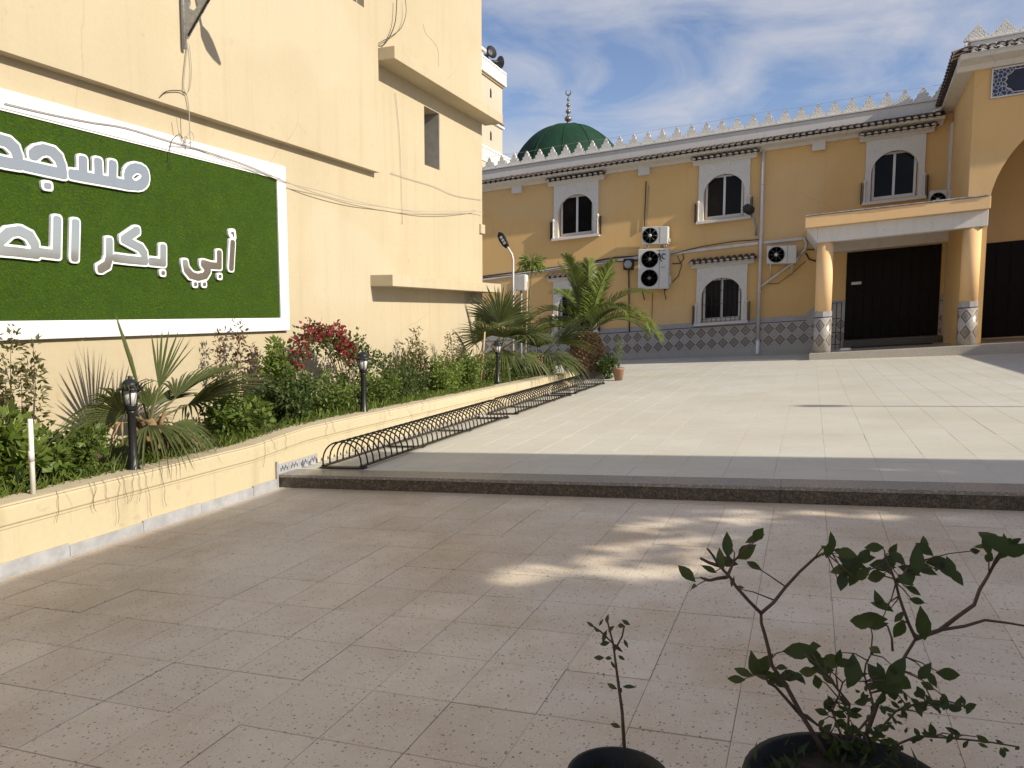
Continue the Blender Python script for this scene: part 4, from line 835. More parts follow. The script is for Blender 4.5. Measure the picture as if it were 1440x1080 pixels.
P('roof_wire', MB().tube([(EX0, FY-.03, 7.80)]+[(EX0+k, FY-.03, 7.80+.02*(k % 3)) for k in range(1, 19)]+[(3.3, FY-.03, 7.80)], .0045, 5), M['cable_light'], fix=False)
MER2 = mesh_of('merlon', MB().prism(merlon_pts(.59, .38), 'y', -.06, .06).shear(), M['carved'])
for k in range(10): link('merlon', MER2, mq, (3.66+k*.60, GY+.045, 7.986+SF*(3.66+k*.60)))
for k in range(5):
    t = link('merlon', MER2, mq, (3.63, GY+.55+k*.58, 7.931+SF*3.63)); t.rotation_euler = (0, 0, radians(90))
# blue tile panel with a white crescent
pn = P('tile_panel', MB().box(4.02, 9.18, GY-.03, GY-.002, 6.47, 7.20), M['blue_border'], bevel=.004)
cart = [(4.30, 6.83), (4.36, 6.90), (4.34, 6.97), (4.44, 7.02), (4.50, 7.10), (4.70, 7.11), (8.4, 7.11), (8.7, 7.05), (8.9, 6.83), (8.7, 6.61), (8.4, 6.55), (4.70, 6.55), (4.50, 6.56), (4.44, 6.64), (4.34, 6.69), (4.36, 6.76)]
P('navy_field', MB().prism(cart, 'y', GY-.036, GY-.0305), M['navy'], pn)
rim_ = MB()
for a, b_ in zip(cart, cart[1:]+cart[:1]): rim_.tube([(a[0], GY-.036, a[1]), (b_[0], GY-.036, b_[1])], .010, 5)
P('cartouche_rim', rim_, M['white'], pn, fix=False)
for a in ((4.02, 4.055, 6.47, 7.20), (4.056, 9.18, 7.165, 7.20), (4.056, 9.18, 6.47, 6.505)): P('panel_frame', MB().box(a[0], a[1], GY-.042, GY-.0375+.0065, a[2], a[3]), M['white'], pn)
cr = [(4.86+.115*cos(t), 6.74+.115*sin(t)) for t in [radians(150+i*240/16) for i in range(17)]]+[(4.875+.085*cos(t), 6.775+.085*sin(t)) for t in [radians(30-i*240/16) for i in range(17)]]
P('crescent', MB().prism(cr, 'y', GY-.040, GY-.0365), M['white_clean'], pn)

# pipes and trunking --------------------------------------------------
dp_ = MB().tube([(-1.56, FY-.09, 6.9), (-1.56, FY-.09, .62)], .055, 10); P('drain_pipe', dp_, M['pvc'])
P('pipe_shoe', MB().tube([(-1.56, FY-.09, .64), (-1.56, FY-.09, .30), (-1.56, FY-.16, .20)], .063, 10), M['white_clean'])
for hh in (5.6, 4.0, 2.2, .66): P('pipe_clamp', MB().lathe([(.066, -.025), (.066, .025)], (-1.56, FY-.09, hh), 10), M['pvc'])
P('pipe_hopper', MB().box(-1.72, -1.36, FY-.24, FY-.03, 6.72, 6.92), M['felt'], bevel=.01)
P('branch_pipe', MB().tube([(-1.50, FY-.10, 2.38), (-.45, FY-.10, 3.12), (-.38, FY-.10, 3.25)], .038, 8), M['pvc'])
tr = [(-11.6, 3.47), (-8.5, 3.59), (-5.5, 3.70), (-3, 3.745), (-1.64, 3.765)]
P('cable_trunking', MB().prism([(a, b_-.045) for a, b_ in tr]+[(a, b_+.045) for a, b_ in reversed(tr)], 'y', FY-.05, FY-.002), M['pvc'])
P('cable_trunking', MB().box(-1.48, -.30, FY-.05, FY-.002, 3.72, 3.81), M['pvc'], bevel=.004)
P('downpipe', MB().tube([(-.30, FY-.08, 3.80), (-.20, FY-.08, 3.62), (-.22, FY-.08, 3.42), (-.40, FY-.08, 3.25)], .04, 8), M['pvc'])
for k, (pth, r_) in enumerate([([(-11.6, 3.58), (-8, 3.66), (-6.3, 3.78), (-5.4, 3.74)], .022), ([(-11.6, 3.52), (-9, 3.55), (-7, 3.68), (-5.5, 3.60)], .016), ([(-4.4, 3.70), (-3.4, 3.84), (-2.4, 3.90), (-1.6, 3.87)], .015),
     ([(-4.35, 3.70), (-4.05, 3.74), (-3.98, 3.52), (-4.1, 3.36), (-4.36, 3.38)], .016), ([(-4.36, 2.75), (-4.15, 2.95), (-4.05, 3.3), (-4.2, 3.62)], .012), ([(-5.32, 4.66), (-5.28, 6.2)], .018),
     ([(-5.25, 4.66), (-5.20, 6.05)], .010), ([(-5.83, 3.3), (-5.78, 1.2)], .022), ([(-.2, 3.3), (-.1, 3.1), (.1, 3.02)], .025), ([(-.25, 3.42), (.2, 3.36), (.9, 3.33)], .018), ([(-5.0, 2.5), (-5.02, 1.25)], .010),
     ([(-1.45, 2.45), (-1.0, 2.42), (-.6, 2.7), (-.2, 3.05)], .010)]):
    P('wall_cable', MB().tube([(a, FY-.03-.012*(k % 3), b_) for a, b_ in pth], r_, 6), M['cable'] if k != 6 else M['cable_light'])
P('wall_batten', MB().box(-10.05, -9.99, FY-.04, FY-.002, 2.72, 3.35), M['white'])

# dome and finial ------------------------------------------------------
DM = thing('dome', 'dark green mosque dome rising behind the white merlons', 'dome')
prof = [(2.96*cos(t)*(1-.02*sin(t)), 7.95+2.93*sin(t)) for t in [radians(a) for a in range(0, 91, 5)]]; prof[-1] = (.0, prof[-1][1]+.02)
obj('shell', MB().lathe(prof, (-11.75, 38, 0), 48), M['dome'], DM)
obj('drum', MB().lathe([(3.05, 5.8), (3.05, 7.94)], (-11.75, 38, 0), 40), M['white'], DM)
for k in range(12):
    a = 2*pi*k/12+.2
    obj('rib', MB().tube([(-11.75+(r_+.004)*cos(a), 38+(r_+.004)*sin(a), z) for r_, z in prof[:-1]], .022, 5), M['dome'], DM)
fz = 10.86
fp = [(.10, 0), (.12, .04), (.05, .08), (.05, .14), (.17, .22), (.19, .30), (.15, .38), (.05, .45), (.05, .55), (.12, .60), (.135, .66), (.10, .72), (.04, .77), (.035, .87), (.10, .92), (.11, .97), (.08, 1.02), (.03, 1.07), (.028, 1.16), (.07, 1.21), (.075, 1.25), (.05, 1.29), (.02, 1.33), (.02, 1.42)]
fn = obj('finial', MB().lathe([(r_, z+fz) for r_, z in fp], (-11.75, 38, 0), 14), M['finial'], DM)
cr = [(-11.75+.15*cos(t), fz+1.57+.15*sin(t)) for t in [radians(130+i*280/20) for i in range(21)]]+[(-11.75+.115*cos(t), fz+1.60+.115*sin(t)) for t in [radians(50-i*280/20) for i in range(21)]]
obj('crescent', MB().prism(cr, 'y', 37.975, 38.025), M['finial'], fn)
rebase(DM, (-11.75, 38, 6.2))

# minaret ----------------------------------------------------------------
MN = thing('minaret', 'slender cream minaret with white balustrades behind the left building', 'minaret')
x0, x1, y0, y1 = -16.1, -13.5, 30.78, 33.45
mw = holed(MB(), 'x', x1, [y0, y1], [0, 11.7], [(32.0, 32.18, 10.87, 11.30), (32.0, 32.18, 9.03, 9.45)])
for q in ([(x0,y0,0),(x1,y0,0),(x1,y0,11.7),(x0,y0,11.7)], [(x0,y1,0),(x1,y1,0),(x1,y1,11.7),(x0,y1,11.7)], [(x0,y0,0),(x0,y1,0),(x0,y1,11.7),(x0,y0,11.7)], [(x0,y0,11.7),(x1,y0,11.7),(x1,y1,11.7),(x0,y1,11.7)]): mw.add(q, [(0,1,2,3)])
obj('shaft', mw, M['pale'], MN, fix=False)
for z in (10.87, 9.03):
    obj('slit_window', MB().prism([(31.97, z), (32.21, z), (32.21, z+.33), (32.17, z+.41), (32.09, z+.45), (32.01, z+.41), (31.97, z+.33)], 'x', x1-.12, x1-.06), M['slit'], MN)
    hd_ = MB().prism([(32.0, z+.31), (32.0, z+.432), (32.18, z+.432), (32.18, z+.31), (32.15, z+.38), (32.09, z+.41), (32.03, z+.38)], 'x', x1-.05, x1-.001); obj('slit_head', hd_, M['pale'], MN)
for z in (9.98, 9.80): obj('moulding', MB().box(x0-.08, x1+.09, y0-.08, y1+.09, z, z+.07), M['ochre_trim'] if z > 9.9 else M['white_clean'], MN, .01)
obj('moulding', MB().box(x0-.06, x1+.06, y0-.06, y1+.06, 11.62, 11.70), M['ochre_trim'], MN)
def balustrade(xa, xb, ya, yb, za, zb, par, nb):
    obj('balustrade_rail', MB().box(xa, xb, ya, yb, zb-.07, zb), M['white_clean'], par, .01); obj('balustrade_rail', MB().box(xa, xb, ya, yb, za, za+.09), M['white_clean'], par, .01)
    obj('balustrade_panel', MB().box(xa+.02, xb-.045, ya+.02, yb-.045, za+.085, zb-.065), M['carved'], par)
    lat = MB()
    for k in range(nb+1):
        y = ya+.03+(yb-ya-.06)*k/nb; lat.box(xb-.05, xb-.005, y-.02, y+.02, za+.085, zb-.065)
    obj('balustrade_bars', lat, M['white_clean'], par)
balustrade(x0-.15, x1+.15, y0-.15, y1+.17, 11.71, 12.33, MN, 16)
obj('upper_stage', MB().box(-15.7, -14.05, 31.1, 32.55, 12.2, 13.05), M['pale'], MN, .01)
obj('upper_stage', MB().box(-15.55, -14.2, 31.2, 32.35, 13.16, 16.6), M['pale'], MN, .01)
obj('upper_cornice', MB().box(-15.8, -13.95, 31.0, 32.68, 13.05, 13.155), M['white_clean'], MN, .01)
obj('upper_cornice', MB().box(-15.65, -14.1, 31.1, 32.45, 14.5, 14.9), M['white_clean'], MN, .01)
rebase(MN, (-14.8, 32.1, 6.2))
def horn(y, z, ang, l):
    h = thing('loudspeaker', l, 'loudspeaker', 'loudspeakers on the minaret')
    mb = MB().lathe([(.05, -.22), (.08, -.2), (.07, 0), (.12, .12), (.27, .26), (.28, .28), (.02, .20)], (0,0,0), 16)
    mb.xf(Matrix.Rotation(ang, 4, 'Z') @ Matrix.Rotation(radians(82), 4, 'X')); obj('horn', mb, M['plastic_black'], h, fix=False)
    obj('bracket', MB().box(-.03, .03, -.03, .03, -.36, .02), M['black'], h); h.location = (-13.62, y, z)
horn(32.05, 12.72, radians(60), 'black horn loudspeaker on the minaret close to the corner of the building'); horn(32.95, 12.66, radians(150), 'black horn loudspeaker on the minaret seen against the sky')
tb_ = thing('roof_terrace', 'cream roof terrace with white balustrade below the minaret', 'roof terrace')
obj('wall', MB().box(-16.9, -13.24, 28.6, 34.6, 5.9, 7.86), M['pale'], tb_); balustrade(-16.95, -13.2, 28.55, 34.66, 7.87, 8.52, tb_, 34)
obj('wall', MB().box(-16.9, -13.3, 34.62, 36.4, 5.9, 8.1), M['pale'], tb_)
rebase(tb_, (-15, 31.5, 6))

# things hanging on the facade ------------------------------------------
def fz_(x, h): return h+SF*x
M['grille_mid'] = plain('worn_grille', (.16, .155, .15), .5)
def ac_unit(x, h, w_, hh, label, fans=1, logo=False, legs=True, fx=.30, y=None):
    t = thing('air_conditioner', label, 'air conditioner', 'air conditioner units on the facade'); d = .30
    yb = FY-.14; yf = yb-d
    b_ = obj('casing', MB().box(-w_/2, w_/2, -d, 0, 0, hh), M['ac'], t, .018)
    for k in range(fans):
        cz = hh*.5 if fans == 1 else hh*(.74-.47*k); r_ = min(hh*.42 if fans == 1 else .27, w_*.31); cx_ = -w_/2+w_*fx+.02
        g_ = MB().lathe([(r_+.015, -d-.012), (r_+.015, -d+.002), (r_, -d+.002), (r_, -d-.012)], (cx_, 0, cz), 24, axis='y'); obj('fan_ring', g_, M['ac_grille'], t)
        ds = MB().lathe([(.001, -d-.002), (r_, -d-.002)], (cx_, 0, cz), 24, axis='y'); obj('fan_opening', ds, M['ac_grille'] if fans == 2 else M['grille_mid'], t, fix=False)
        gr = MB()
        for q in range(1, 9): gr.lathe([(r_*q/9-.005, -d-.012), (r_*q/9+.005, -d-.012)], (cx_, 0, cz), 20, axis='y')
        for q in range(8):
            a = q*pi/4; gr.tube([(cx_, -d-.010, cz), (cx_+r_*cos(a), -d-.010, cz+r_*sin(a))], .004, 4)
        gr.lathe([(.001, -d-.018), (.055, -d-.018), (.055, -d-.006)], (cx_, 0, cz), 12, axis='y')
        obj('fan_grille', gr, M['grille_mid'] if fans == 2 else M['ac'], t, fix=False)
    obj('side_panel', MB().box(w_*.19, w_*.195+.006, -d-.004, -d+.01, .02, hh-.02), M['ac_grille'], t)
    if legs:
        for s_ in (-1, 1):
            obj('bracket', MB().box(s_*w_*.36-.018, s_*w_*.36+.018, -d+.02, .13, -.045, -.002), M['black'] if fans == 2 else M['ac'], t)
            obj('bracket_strut', MB().tube([(s_*w_*.36, -d+.04, -.05), (s_*w_*.36, .12, -.34)], .016, 6), M['black'] if fans == 2 else M['ac'], t)
    vl = MB().box(w_/2, w_/2+.05, -.2, -.08, hh*.12, hh*.32); obj('valve_cover', vl, M['ac'], t, .008)
    if logo:
        lg = MB()
        def st(p): 
            for a, c in zip(p, p[1:]): lg.tube([(a[0], -d-.006, a[1]), (c[0], -d-.006, c[1])], .016, 5)
        st([(.12, 1.13), (.15, 1.02), (.19, 1.06), (.17, 1.16), (.22, 1.14), (.24, 1.0)]); st([(.20, 1.0), (.26, .92), (.29, .90)]); st([(.40, 1.12), (.33, 1.15), (.28, 1.08), (.30, 1.0), (.38, .97)])
        obj('logo', lg, M['plastic_black'], t, fix=False)
        tx = MB()
        for k in range(6): tx.box(.13+k*.045, .16+k*.045, -d-.003, -d+.002, 1.245, 1.268)
        for k in range(3): tx.box(.27+k*.04, .30+k*.04, -d-.003, -d+.002, .70, .722)
        obj('lettering', tx, M['ac_grille'], t)
    t.location = (x, yb, fz_(x, h)); return t
ac_unit(-4.89, 4.04, .86, .58, 'small air conditioner sitting just above the tall twin fan unit')
ac_unit(-4.92, 2.58, 1.02, 1.32, 'tall white twin fan air conditioner with black logo beside the date palm', 2, True, fx=.36)
ac_unit(-.91, 3.02, .88, .56, 'single fan air conditioner between the drain pipe and the porch canopy')
ac_unit(3.44, 4.16, .62, .55, 'shaded air conditioner in the corner above the porch canopy')
sp_ = thing('wall_speaker', 'small black round speaker on the facade left of the twin fan unit', 'speaker')
obj('box', MB().box(-.17, .17, -.2, 0, 0, .38), M['plastic_black'], sp_, .03)
obj('ring', MB().lathe([(.10, -.215), (.135, -.21), (.135, -.19), (.10, -.19)], (0, 0, .19), 18, axis='y'), M['galv'], sp_); obj('cone', MB().lathe([(.001, -.203), (.04, -.21), (.05, -.203)], (0, 0, .19), 14, axis='y'), M['galv'], sp_)
sp_.location = (-5.82, FY-.03, fz_(-5.82, 3.30))
wl_ = thing('wall_lamp', 'black flood lamp on a curved arm between the upper window and the drain pipe', 'wall lamp')
obj('arm', MB().tube([(-1.72, FY-.02, fz_(-1.7, 4.02)), (-1.70, FY-.18, fz_(-1.7, 4.25)), (-1.76, FY-.38, fz_(-1.7, 4.55)), (-1.86, FY-.52, fz_(-1.7, 4.72))], .035, 8), M['galv'], wl_)
obj('lamp_head', MB().tube([(-1.80, FY-.46, fz_(-1.7, 4.70)), (-1.86, FY-.52, fz_(-1.7, 4.74)), (-1.98, FY-.70, fz_(-1.7, 4.80)), (-2.06, FY-.80, fz_(-1.7, 4.82))], [.05, .15, .15, .04], 12), M['plastic_black'], wl_)
rebase(wl_, (-1.72, FY-.02, fz_(-1.7, 4.02)))
dm = MB().box(1.15, 3.3, 24.7, 25.4, .287, .30); tag(obj('doormat', dm.shear(), plain('dark_green_mat', (.018, .035, .030), .95), None, .004), 'long dark green doormat in front of the porch door', 'doormat')
sl_ = MB().lathe([(.001, 0), (.14, 0), (.17, .03), (.12, .07), (.001, .075)], (.95, 23.5, .286), 14); sl_.v = [(x, 23.5+(y-23.5)*.6, z) for x, y, z in sl_.v]
tag(obj('white_dish', sl_.shear(), M['white_clean']), 'small white dish on the porch floor by the railing', 'dish')
# ------------------------------------------------------------------ garden lamps
def garden_lamp(label, x, y, z, lean):
    t = thing('garden_lamp', label, 'garden lamp', 'black garden lamps on the planter')
    H_ = .50
    obj('post', MB().lathe([(.055, 0), (.055, .03), (.042, .045), (.040, .14), (.032, .16), (.030, H_-.03), (.036, H_-.02), (.036, H_)], n=14), M['black'], t)
    obj('cup', MB().lathe([(.034, H_+.001), (.050, H_+.015), (.046, H_+.035), (.056, H_+.05)], n=14), M['black'], t)
    obj('lantern_glass', MB().lathe([(.044, H_+.051), (.060, H_+.17)], n=12), M['lamp_glass'], t)
    for k in range(6):
        a = k*pi/3+.3; obj('cage_rib', MB().tube([(.049*cos(a), .049*sin(a), H_+.05), (.066*cos(a), .066*sin(a), H_+.175)], .0045, 5), M['black'], t)
    obj('cap', MB().lathe([(.098, H_+.168), (.102, H_+.176), (.085, H_+.186), (.070, H_+.190), (.066, H_+.215), (.045, H_+.240), (.018, H_+.252), (.014, H_+.262), (.018, H_+.270), (.001, H_+.280)], n=18), M['black'], t)
    t.location = (x, y, z); t.rotation_euler = (0, lean, 0); return t
garden_lamp('black garden lamp nearest the camera in front of the fan palm', -5.0, 4.51, .17, -.0)
garden_lamp('black garden lamp on the planter below the red bougainvillea', -5.02, 7.93, .215, .0)
garden_lamp('farthest small black garden lamp among the hedge by the fan palms', -5.1, 12.4, .20, 0)

# ------------------------------------------------------------------ bicycle racks
HOOP = mesh_of('hoop', MB().tube([(-.225*cos(pi*i/14), 0, .240*sin(pi*i/14)**.82 if 0 < i < 14 else 0) for i in range(15)], .0085, 7), M['rack'], fix=False)
def rack(label, y0, y1, x):
    t = thing('bicycle_rack', label, 'bicycle rack', 'bicycle racks along the planter')
    L = y1-y0; zoff = .035
    for s_ in (-.225, .225):
        obj('rail', MB().box(s_-.024, s_+.024, 0, L, .0, .014), M['rack'], t, .002, loc=(0, 0, SLOPE*s_+zoff))
    for yy in (0.0, L-.06): obj('end_plate', MB().box(-.26, .26, yy-.02, yy+.06, 0, .016).shear(SLOPE), M['rack'], t, .003, loc=(0, 0, zoff-.018))
    for yy in (L*.33, L*.66): obj('foot_plate', MB().box(-.25, .25, yy-.02, yy+.03, 0, .012).shear(SLOPE), M['rack'], t, .002, loc=(0, 0, zoff-.014))
    n = max(8, int(round(L/.118)))
    for k in range(n+1):
        o = link('hoop', HOOP, t, (0, L*k/n, zoff+.012)); o.rotation_euler = (random.uniform(-.03, .03), math.atan(-SLOPE), random.uniform(-.035, .035))
    t.location = (x, y0, upper(x)-.012); return t
rack('black hooped bicycle rack nearest the granite step', 6.42, 10.35, -4.33)
rack('middle black hooped bicycle rack along the planter', 10.78, 13.62, -4.36)
rack('farthest black hooped bicycle rack ending at the date palm', 13.92, 16.1, -4.36)

# ------------------------------------------------------------------ foliage
LT = np.array([(0,0,0), (-.5,.42,.0), (0,.5,-.10), (.5,.42,.0), (0,1,-.22)], float)
LF = np.array([(0,2,1), (0,3,2), (1,2,4), (2,3,4)])
def leaves(pos, dirs, size, width=.5, jit=.5, up=.6):
    n = len(pos); pos = np.asarray(pos, float); d = np.asarray(dirs, float)
    d = d/(np.linalg.norm(d, axis=1, keepdims=True)+1e-9)
    nv = RNG.normal(0, jit, (n, 3))+np.array([0, 0, up]); a = np.cross(d, nv); a /= np.linalg.norm(a, axis=1, keepdims=True)+1e-9
    c = np.cross(a, d); sz = np.asarray(size).reshape(-1, 1)*np.ones((n, 1))
    V = np.empty((n, 5, 3))
    for k, (u, v, w_) in enumerate(LT): V[:, k] = pos+sz*(a*u*width+d*v+c*w_)
    F = (np.arange(n)[:, None, None]*5+LF[None]).reshape(-1, 3)
    return V.reshape(-1, 3), F
def merge(parts):
    Vs, Fs, o = [], [], 0
    for V, F in parts: Vs.append(V); Fs.append(F+o); o += len(V)
    return np.concatenate(Vs), np.concatenate(Fs)
def curve(p0, p1, bow, n=7):
    p0 = np.array(p0, float); p1 = np.array(p1, float); t = np.linspace(0, 1, n)[:, None]
    return p0+(p1-p0)*t+np.asarray(bow)*(4*t*(1-t))
def shrub(name, label, cat, base, rx, ry, h, n, lsize, mat, stems=9, spread=.10, low=.12, width=.5, group=None, flowers=None, stem_r=.006, top=None, stem_mat='stem', seedtop=1.0):
    t = thing(name, label, cat, group)
    sm = MB(); P_, D_ = [], []; fp = []
    per = n//stems
    for k in range(stems):
        a = RNG.uniform(0, 2*pi); r_ = sqrt(RNG.uniform(0, 1))
        tip = np.array([rx*r_*cos(a), ry*r_*sin(a), h*(1-.45*r_**2)*RNG.uniform(.72, 1.0)*seedtop])
        if top is not None: tip = np.array(top[k % len(top)], float)+RNG.normal(0, .03, 3)
        b0 = np.array([tip[0]*.22, tip[1]*.22, 0]); c = curve(b0, tip, RNG.normal(0, .05, 3)*h)
        sm.tube([tuple(q) for q in c], [stem_r*(1-.75*i/6) for i in range(7)], 5)
        u = low+(1-low)*RNG.uniform(0, 1, per)**.75
        idx = u*6; i0 = np.clip(idx.astype(int), 0, 5); f_ = (idx-i0)[:, None]; ctr = c[i0]*(1-f_)+c[i0+1]*f_
        off = RNG.normal(0, 1, (per, 3)); off /= np.linalg.norm(off, axis=1, keepdims=True); rad = spread*RNG.uniform(.15, 1, per)**.6*(1.05-.55*u)
        p = ctr+off*rad[:, None]; p[:, 2] = np.maximum(p[:, 2], .0)
        P_.append(p); dd = off+np.array([0, 0, .25]); D_.append(dd)
        if flowers:
            m = int(per*flowers[0]); sel = RNG.choice(per, m); q = ctr[sel]+off[sel]*(rad[sel, None]*1.12); fp.append((q, dd[sel]))
    P_ = np.concatenate(P_); D_ = np.concatenate(D_)
    V, F = leaves(P_, D_, lsize*RNG.uniform(.6, 1.25, len(P_)), width)
    obj('stems', sm, M[stem_mat], t, fix=False, kind='stuff'); link('foliage', np_mesh('foliage', V, F, M[mat]), t, kind='stuff')
    if flowers:
        q = np.concatenate([a for a, _ in fp]); d = np.concatenate([b for _, b in fp])
        k = flowers[3] if len(flowers) > 3 else 4
        qq = np.repeat(q, k, 0); dd = RNG.normal(0, 1, (len(qq), 3))+np.repeat(d, k, 0)*.5
        V, F = leaves(qq, dd, flowers[1]*RNG.uniform(.7, 1.2, len(qq)), .8); link('blossom', np_mesh('blossom', V, F, M[flowers[2]]), t, kind='stuff')
    t.location = base; return t
G_ = 'shrubs in the planter'
def sb(x, y): return (x, y, rim(y)-.06)
shrub('rose_bush', 'tall airy rose bush at the left edge beside the white pole', 'rose bush', sb(-5.70, 4.02), .26, .40, 1.30, 1500, .055, 'leaf_rose', 13, .13, .3, .48, G_, flowers=(.002, .05, 'rose', 9))
shrub('rose_bush', 'leafy low rose bush with a pink bloom right of the white pole', 'rose bush', sb(-5.30, 4.15), .26, .42, .50, 1700, .062, 'leaf', 10, .13, .1, .6, G_, flowers=(.004, .045, 'rose', 9))
shrub('leafy_shrub', 'broad leafed green shrub at the very left of the planter', 'shrub', sb(-5.32, 3.72), .22, .32, .62, 900, .10, 'leaf_bright', 8, .15, .1, .62, G_)
shrub('rose_bush', 'thin reddish rose shoots standing against the wall below the sign corner', 'rose bush', sb(-5.85, 6.55), .12, .42, 1.28, 620, .055, 'leaf_red', 6, .10, .2, .5, G_, top=[(0, -.14, .92), (.02, -.10, 1.02), (0, .22, 1.16), (.02, .28, 1.1), (.05, .12, .8), (.05, .3, .95)])
shrub('leafy_shrub', 'pale leafed shrub left of the red bougainvillea', 'shrub', sb(-5.70, 7.3), .22, .34, 1.05, 1300, .07, 'leaf_bright', 9, .15, .2, .6, G_)
# bougainvillea: an arching spray with crimson bracts
bt = thing('bougainvillea', 'arching bougainvillea with crimson flowers above the second garden lamp', 'bougainvillea')
sm = MB(); P_, D_, Q_, E_ = [], [], [], []
arcs = [((-5.6, 8.45, .2), (-5.62, 7.35, .80), (0, -.05, .72)), ((-5.6, 8.45, .2), (-5.6, 7.2, .68), (0, .0, .66)), ((-5.6, 8.45, .2), (-5.6, 8.55, 1.02), (0, .12, .1)), ((-5.6, 8.45, .2), (-5.55, 9.0, .78), (0, .12, .3)),
        ((-5.6, 8.45, .2), (-5.6, 8.15, 1.22), (0, .1, .22)), ((-5.6, 8.45, .2), (-5.5, 9.3, .62), (0, .2, .35)), ((-5.6, 8.45, .2), (-5.6, 7.85, 1.18), (0, .1, .28)), ((-5.6, 8.45, .2), (-5.6, 8.75, 1.10), (0, .1, .12)),
        ((-5.6, 8.45, .2), (-5.58, 8.3, 1.05), (0, .12, .22)), ((-5.6, 8.45, .2), (-5.62, 7.75, .98), (0, .08, .38))]
for k, (a, b_, bow) in enumerate(arcs):
    c = curve(a, b_, bow, 12); sm.tube([tuple(q) for q in c], [.009*(1-.07*i) for i in range(12)], 5)
    m = 210; u = .42+.58*RNG.uniform(0, 1, m); idx = u*11; i0 = np.clip(idx.astype(int), 0, 10); f_ = (idx-i0)[:, None]; ctr = c[i0]*(1-f_)+c[i0+1]*f_
    off = RNG.normal(0, 1, (m, 3)); off /= np.linalg.norm(off, axis=1, keepdims=True); p = ctr+off*(.13*RNG.uniform(.2, 1, m)[:, None])
    P_.append(p[:165]); D_.append(off[:165]+np.array([0, 0, .2]))
    if k in (0, 1, 4, 6, 8): Q_.append(p[(165 if k != 1 else 175):]+np.array([.03, 0, .02])); E_.append(off[165:])
V, F = leaves(np.concatenate(P_), np.concatenate(D_), .06*RNG.uniform(.6, 1.2, sum(len(p) for p in P_)), .62); 
obj('stems', sm, M['stem'], bt, fix=False, kind='stuff'); link('foliage', np_mesh('foliage', V, F, M['leaf_dark']), bt, kind='stuff')
q = np.repeat(np.concatenate(Q_), 5, 0); V, F = leaves(q+RNG.normal(0, .02, q.shape), RNG.normal(0, 1, q.shape), .046*RNG.uniform(.7, 1.2, len(q)), .8); link('blossom', np_mesh('blossom', V, F, M['bract']), bt, kind='stuff')
rebase(bt, (-5.6, 8.45, .2))
hs = [(-5.45, 6.15, .32, .42, 0.53, 1620, .075, 'leaf', 'low dense green shrub beside the fan palm'), (-5.38, 6.95, .32, .45, 0.66, 2592, .065, 'leaf_dark', 'dark bushy shrub left of the second garden lamp'),
      (-5.35, 7.75, .30, .40, 0.60, 2160, .055, 'leaf', 'feathery green shrub right behind the second garden lamp'), (-5.35, 8.75, .32, .55, 0.60, 2592, .05, 'leaf', 'fine leaved hedge shrub right of the second garden lamp'),
      (-5.45, 9.7, .30, .50, 0.68, 2484, .055, 'leaf_dark', 'dark hedge shrub below the left part of the ledge'), (-5.72, 10.6, .22, .40, 1.07, 1620, .06, 'leaf_rose', 'taller pinkish leaved bush below the middle of the ledge'),
      (-5.35, 10.7, .32, .55, 0.64, 2376, .06, 'leaf_bright', 'bright green hedge shrub in front of the pinkish bush'), (-5.70, 11.9, .20, .40, 1.15, 972, .05, 'leaf_rose', 'sparse reddish bush against the wall under the ledge'),
      (-5.4, 11.8, .32, .55, 0.68, 2376, .06, 'leaf', 'hedge shrub left of the farthest garden lamp'), (-5.38, 13.1, .32, .6, 0.66, 2376, .055, 'leaf_bright', 'light green fern like shrub right of the farthest garden lamp'),
      (-5.45, 14.4, .30, .6, 0.50, 1836, .06, 'leaf_dark', 'dark low shrub at the far end of the planter'), (-5.95, 17.3, .35, .35, 0.58, 1080, .07, 'leaf_dark', 'dark shrub growing left of the date palm trunk')]
for x, y, rx, ry, h, n, ls, mt, lab in hs:
    shrub('garden_shrub', lab, 'shrub', sb(x, y) if y < 16.2 else (x, y, upper(x)), rx, ry, h, n, ls, mt, 16, .15, .05, .5, G_)
# ground cover
n = 7500; yy = RNG.uniform(2.2, 15.8, n); xx = RNG.uniform(-6.05, -5.09, n); zz = np.array([rim(v) for v in yy])-.03
pz = zz+RNG.uniform(0, .13, n)*(1-.5*(xx > -5.25)); pos = np.stack([xx, yy, pz], 1); dd = RNG.normal(0, 1, (n, 3)); dd[:, 2] = np.abs(dd[:, 2])*.5
V, F = leaves(pos, dd, RNG.uniform(.025, .075, n), .5)
tag(link('ground_cover', np_mesh('ground_cover', V, F, M['leaf'])), 'low green ground cover between the shrubs in the planter', 'ground cover', kind='stuff')
n = 4200; yy = RNG.uniform(2.6, 12, n); xx = np.where(RNG.uniform(0, 1, n) < .5, RNG.uniform(-5.12, -5.03, n), RNG.uniform(-5.9, -5.1, n)); zz = np.array([rim(v) for v in yy])-.03
dd = RNG.normal(0, .55, (n, 3)); dd[:, 2] = 1; V, F = leaves(np.stack([xx, yy, zz], 1), dd, RNG.uniform(.05, .17, n), .05)
tag(link('grass', np_mesh('grass', V, F, M['leaf_bright'])), 'thin grass blades growing along the planter rim', 'grass', kind='stuff')

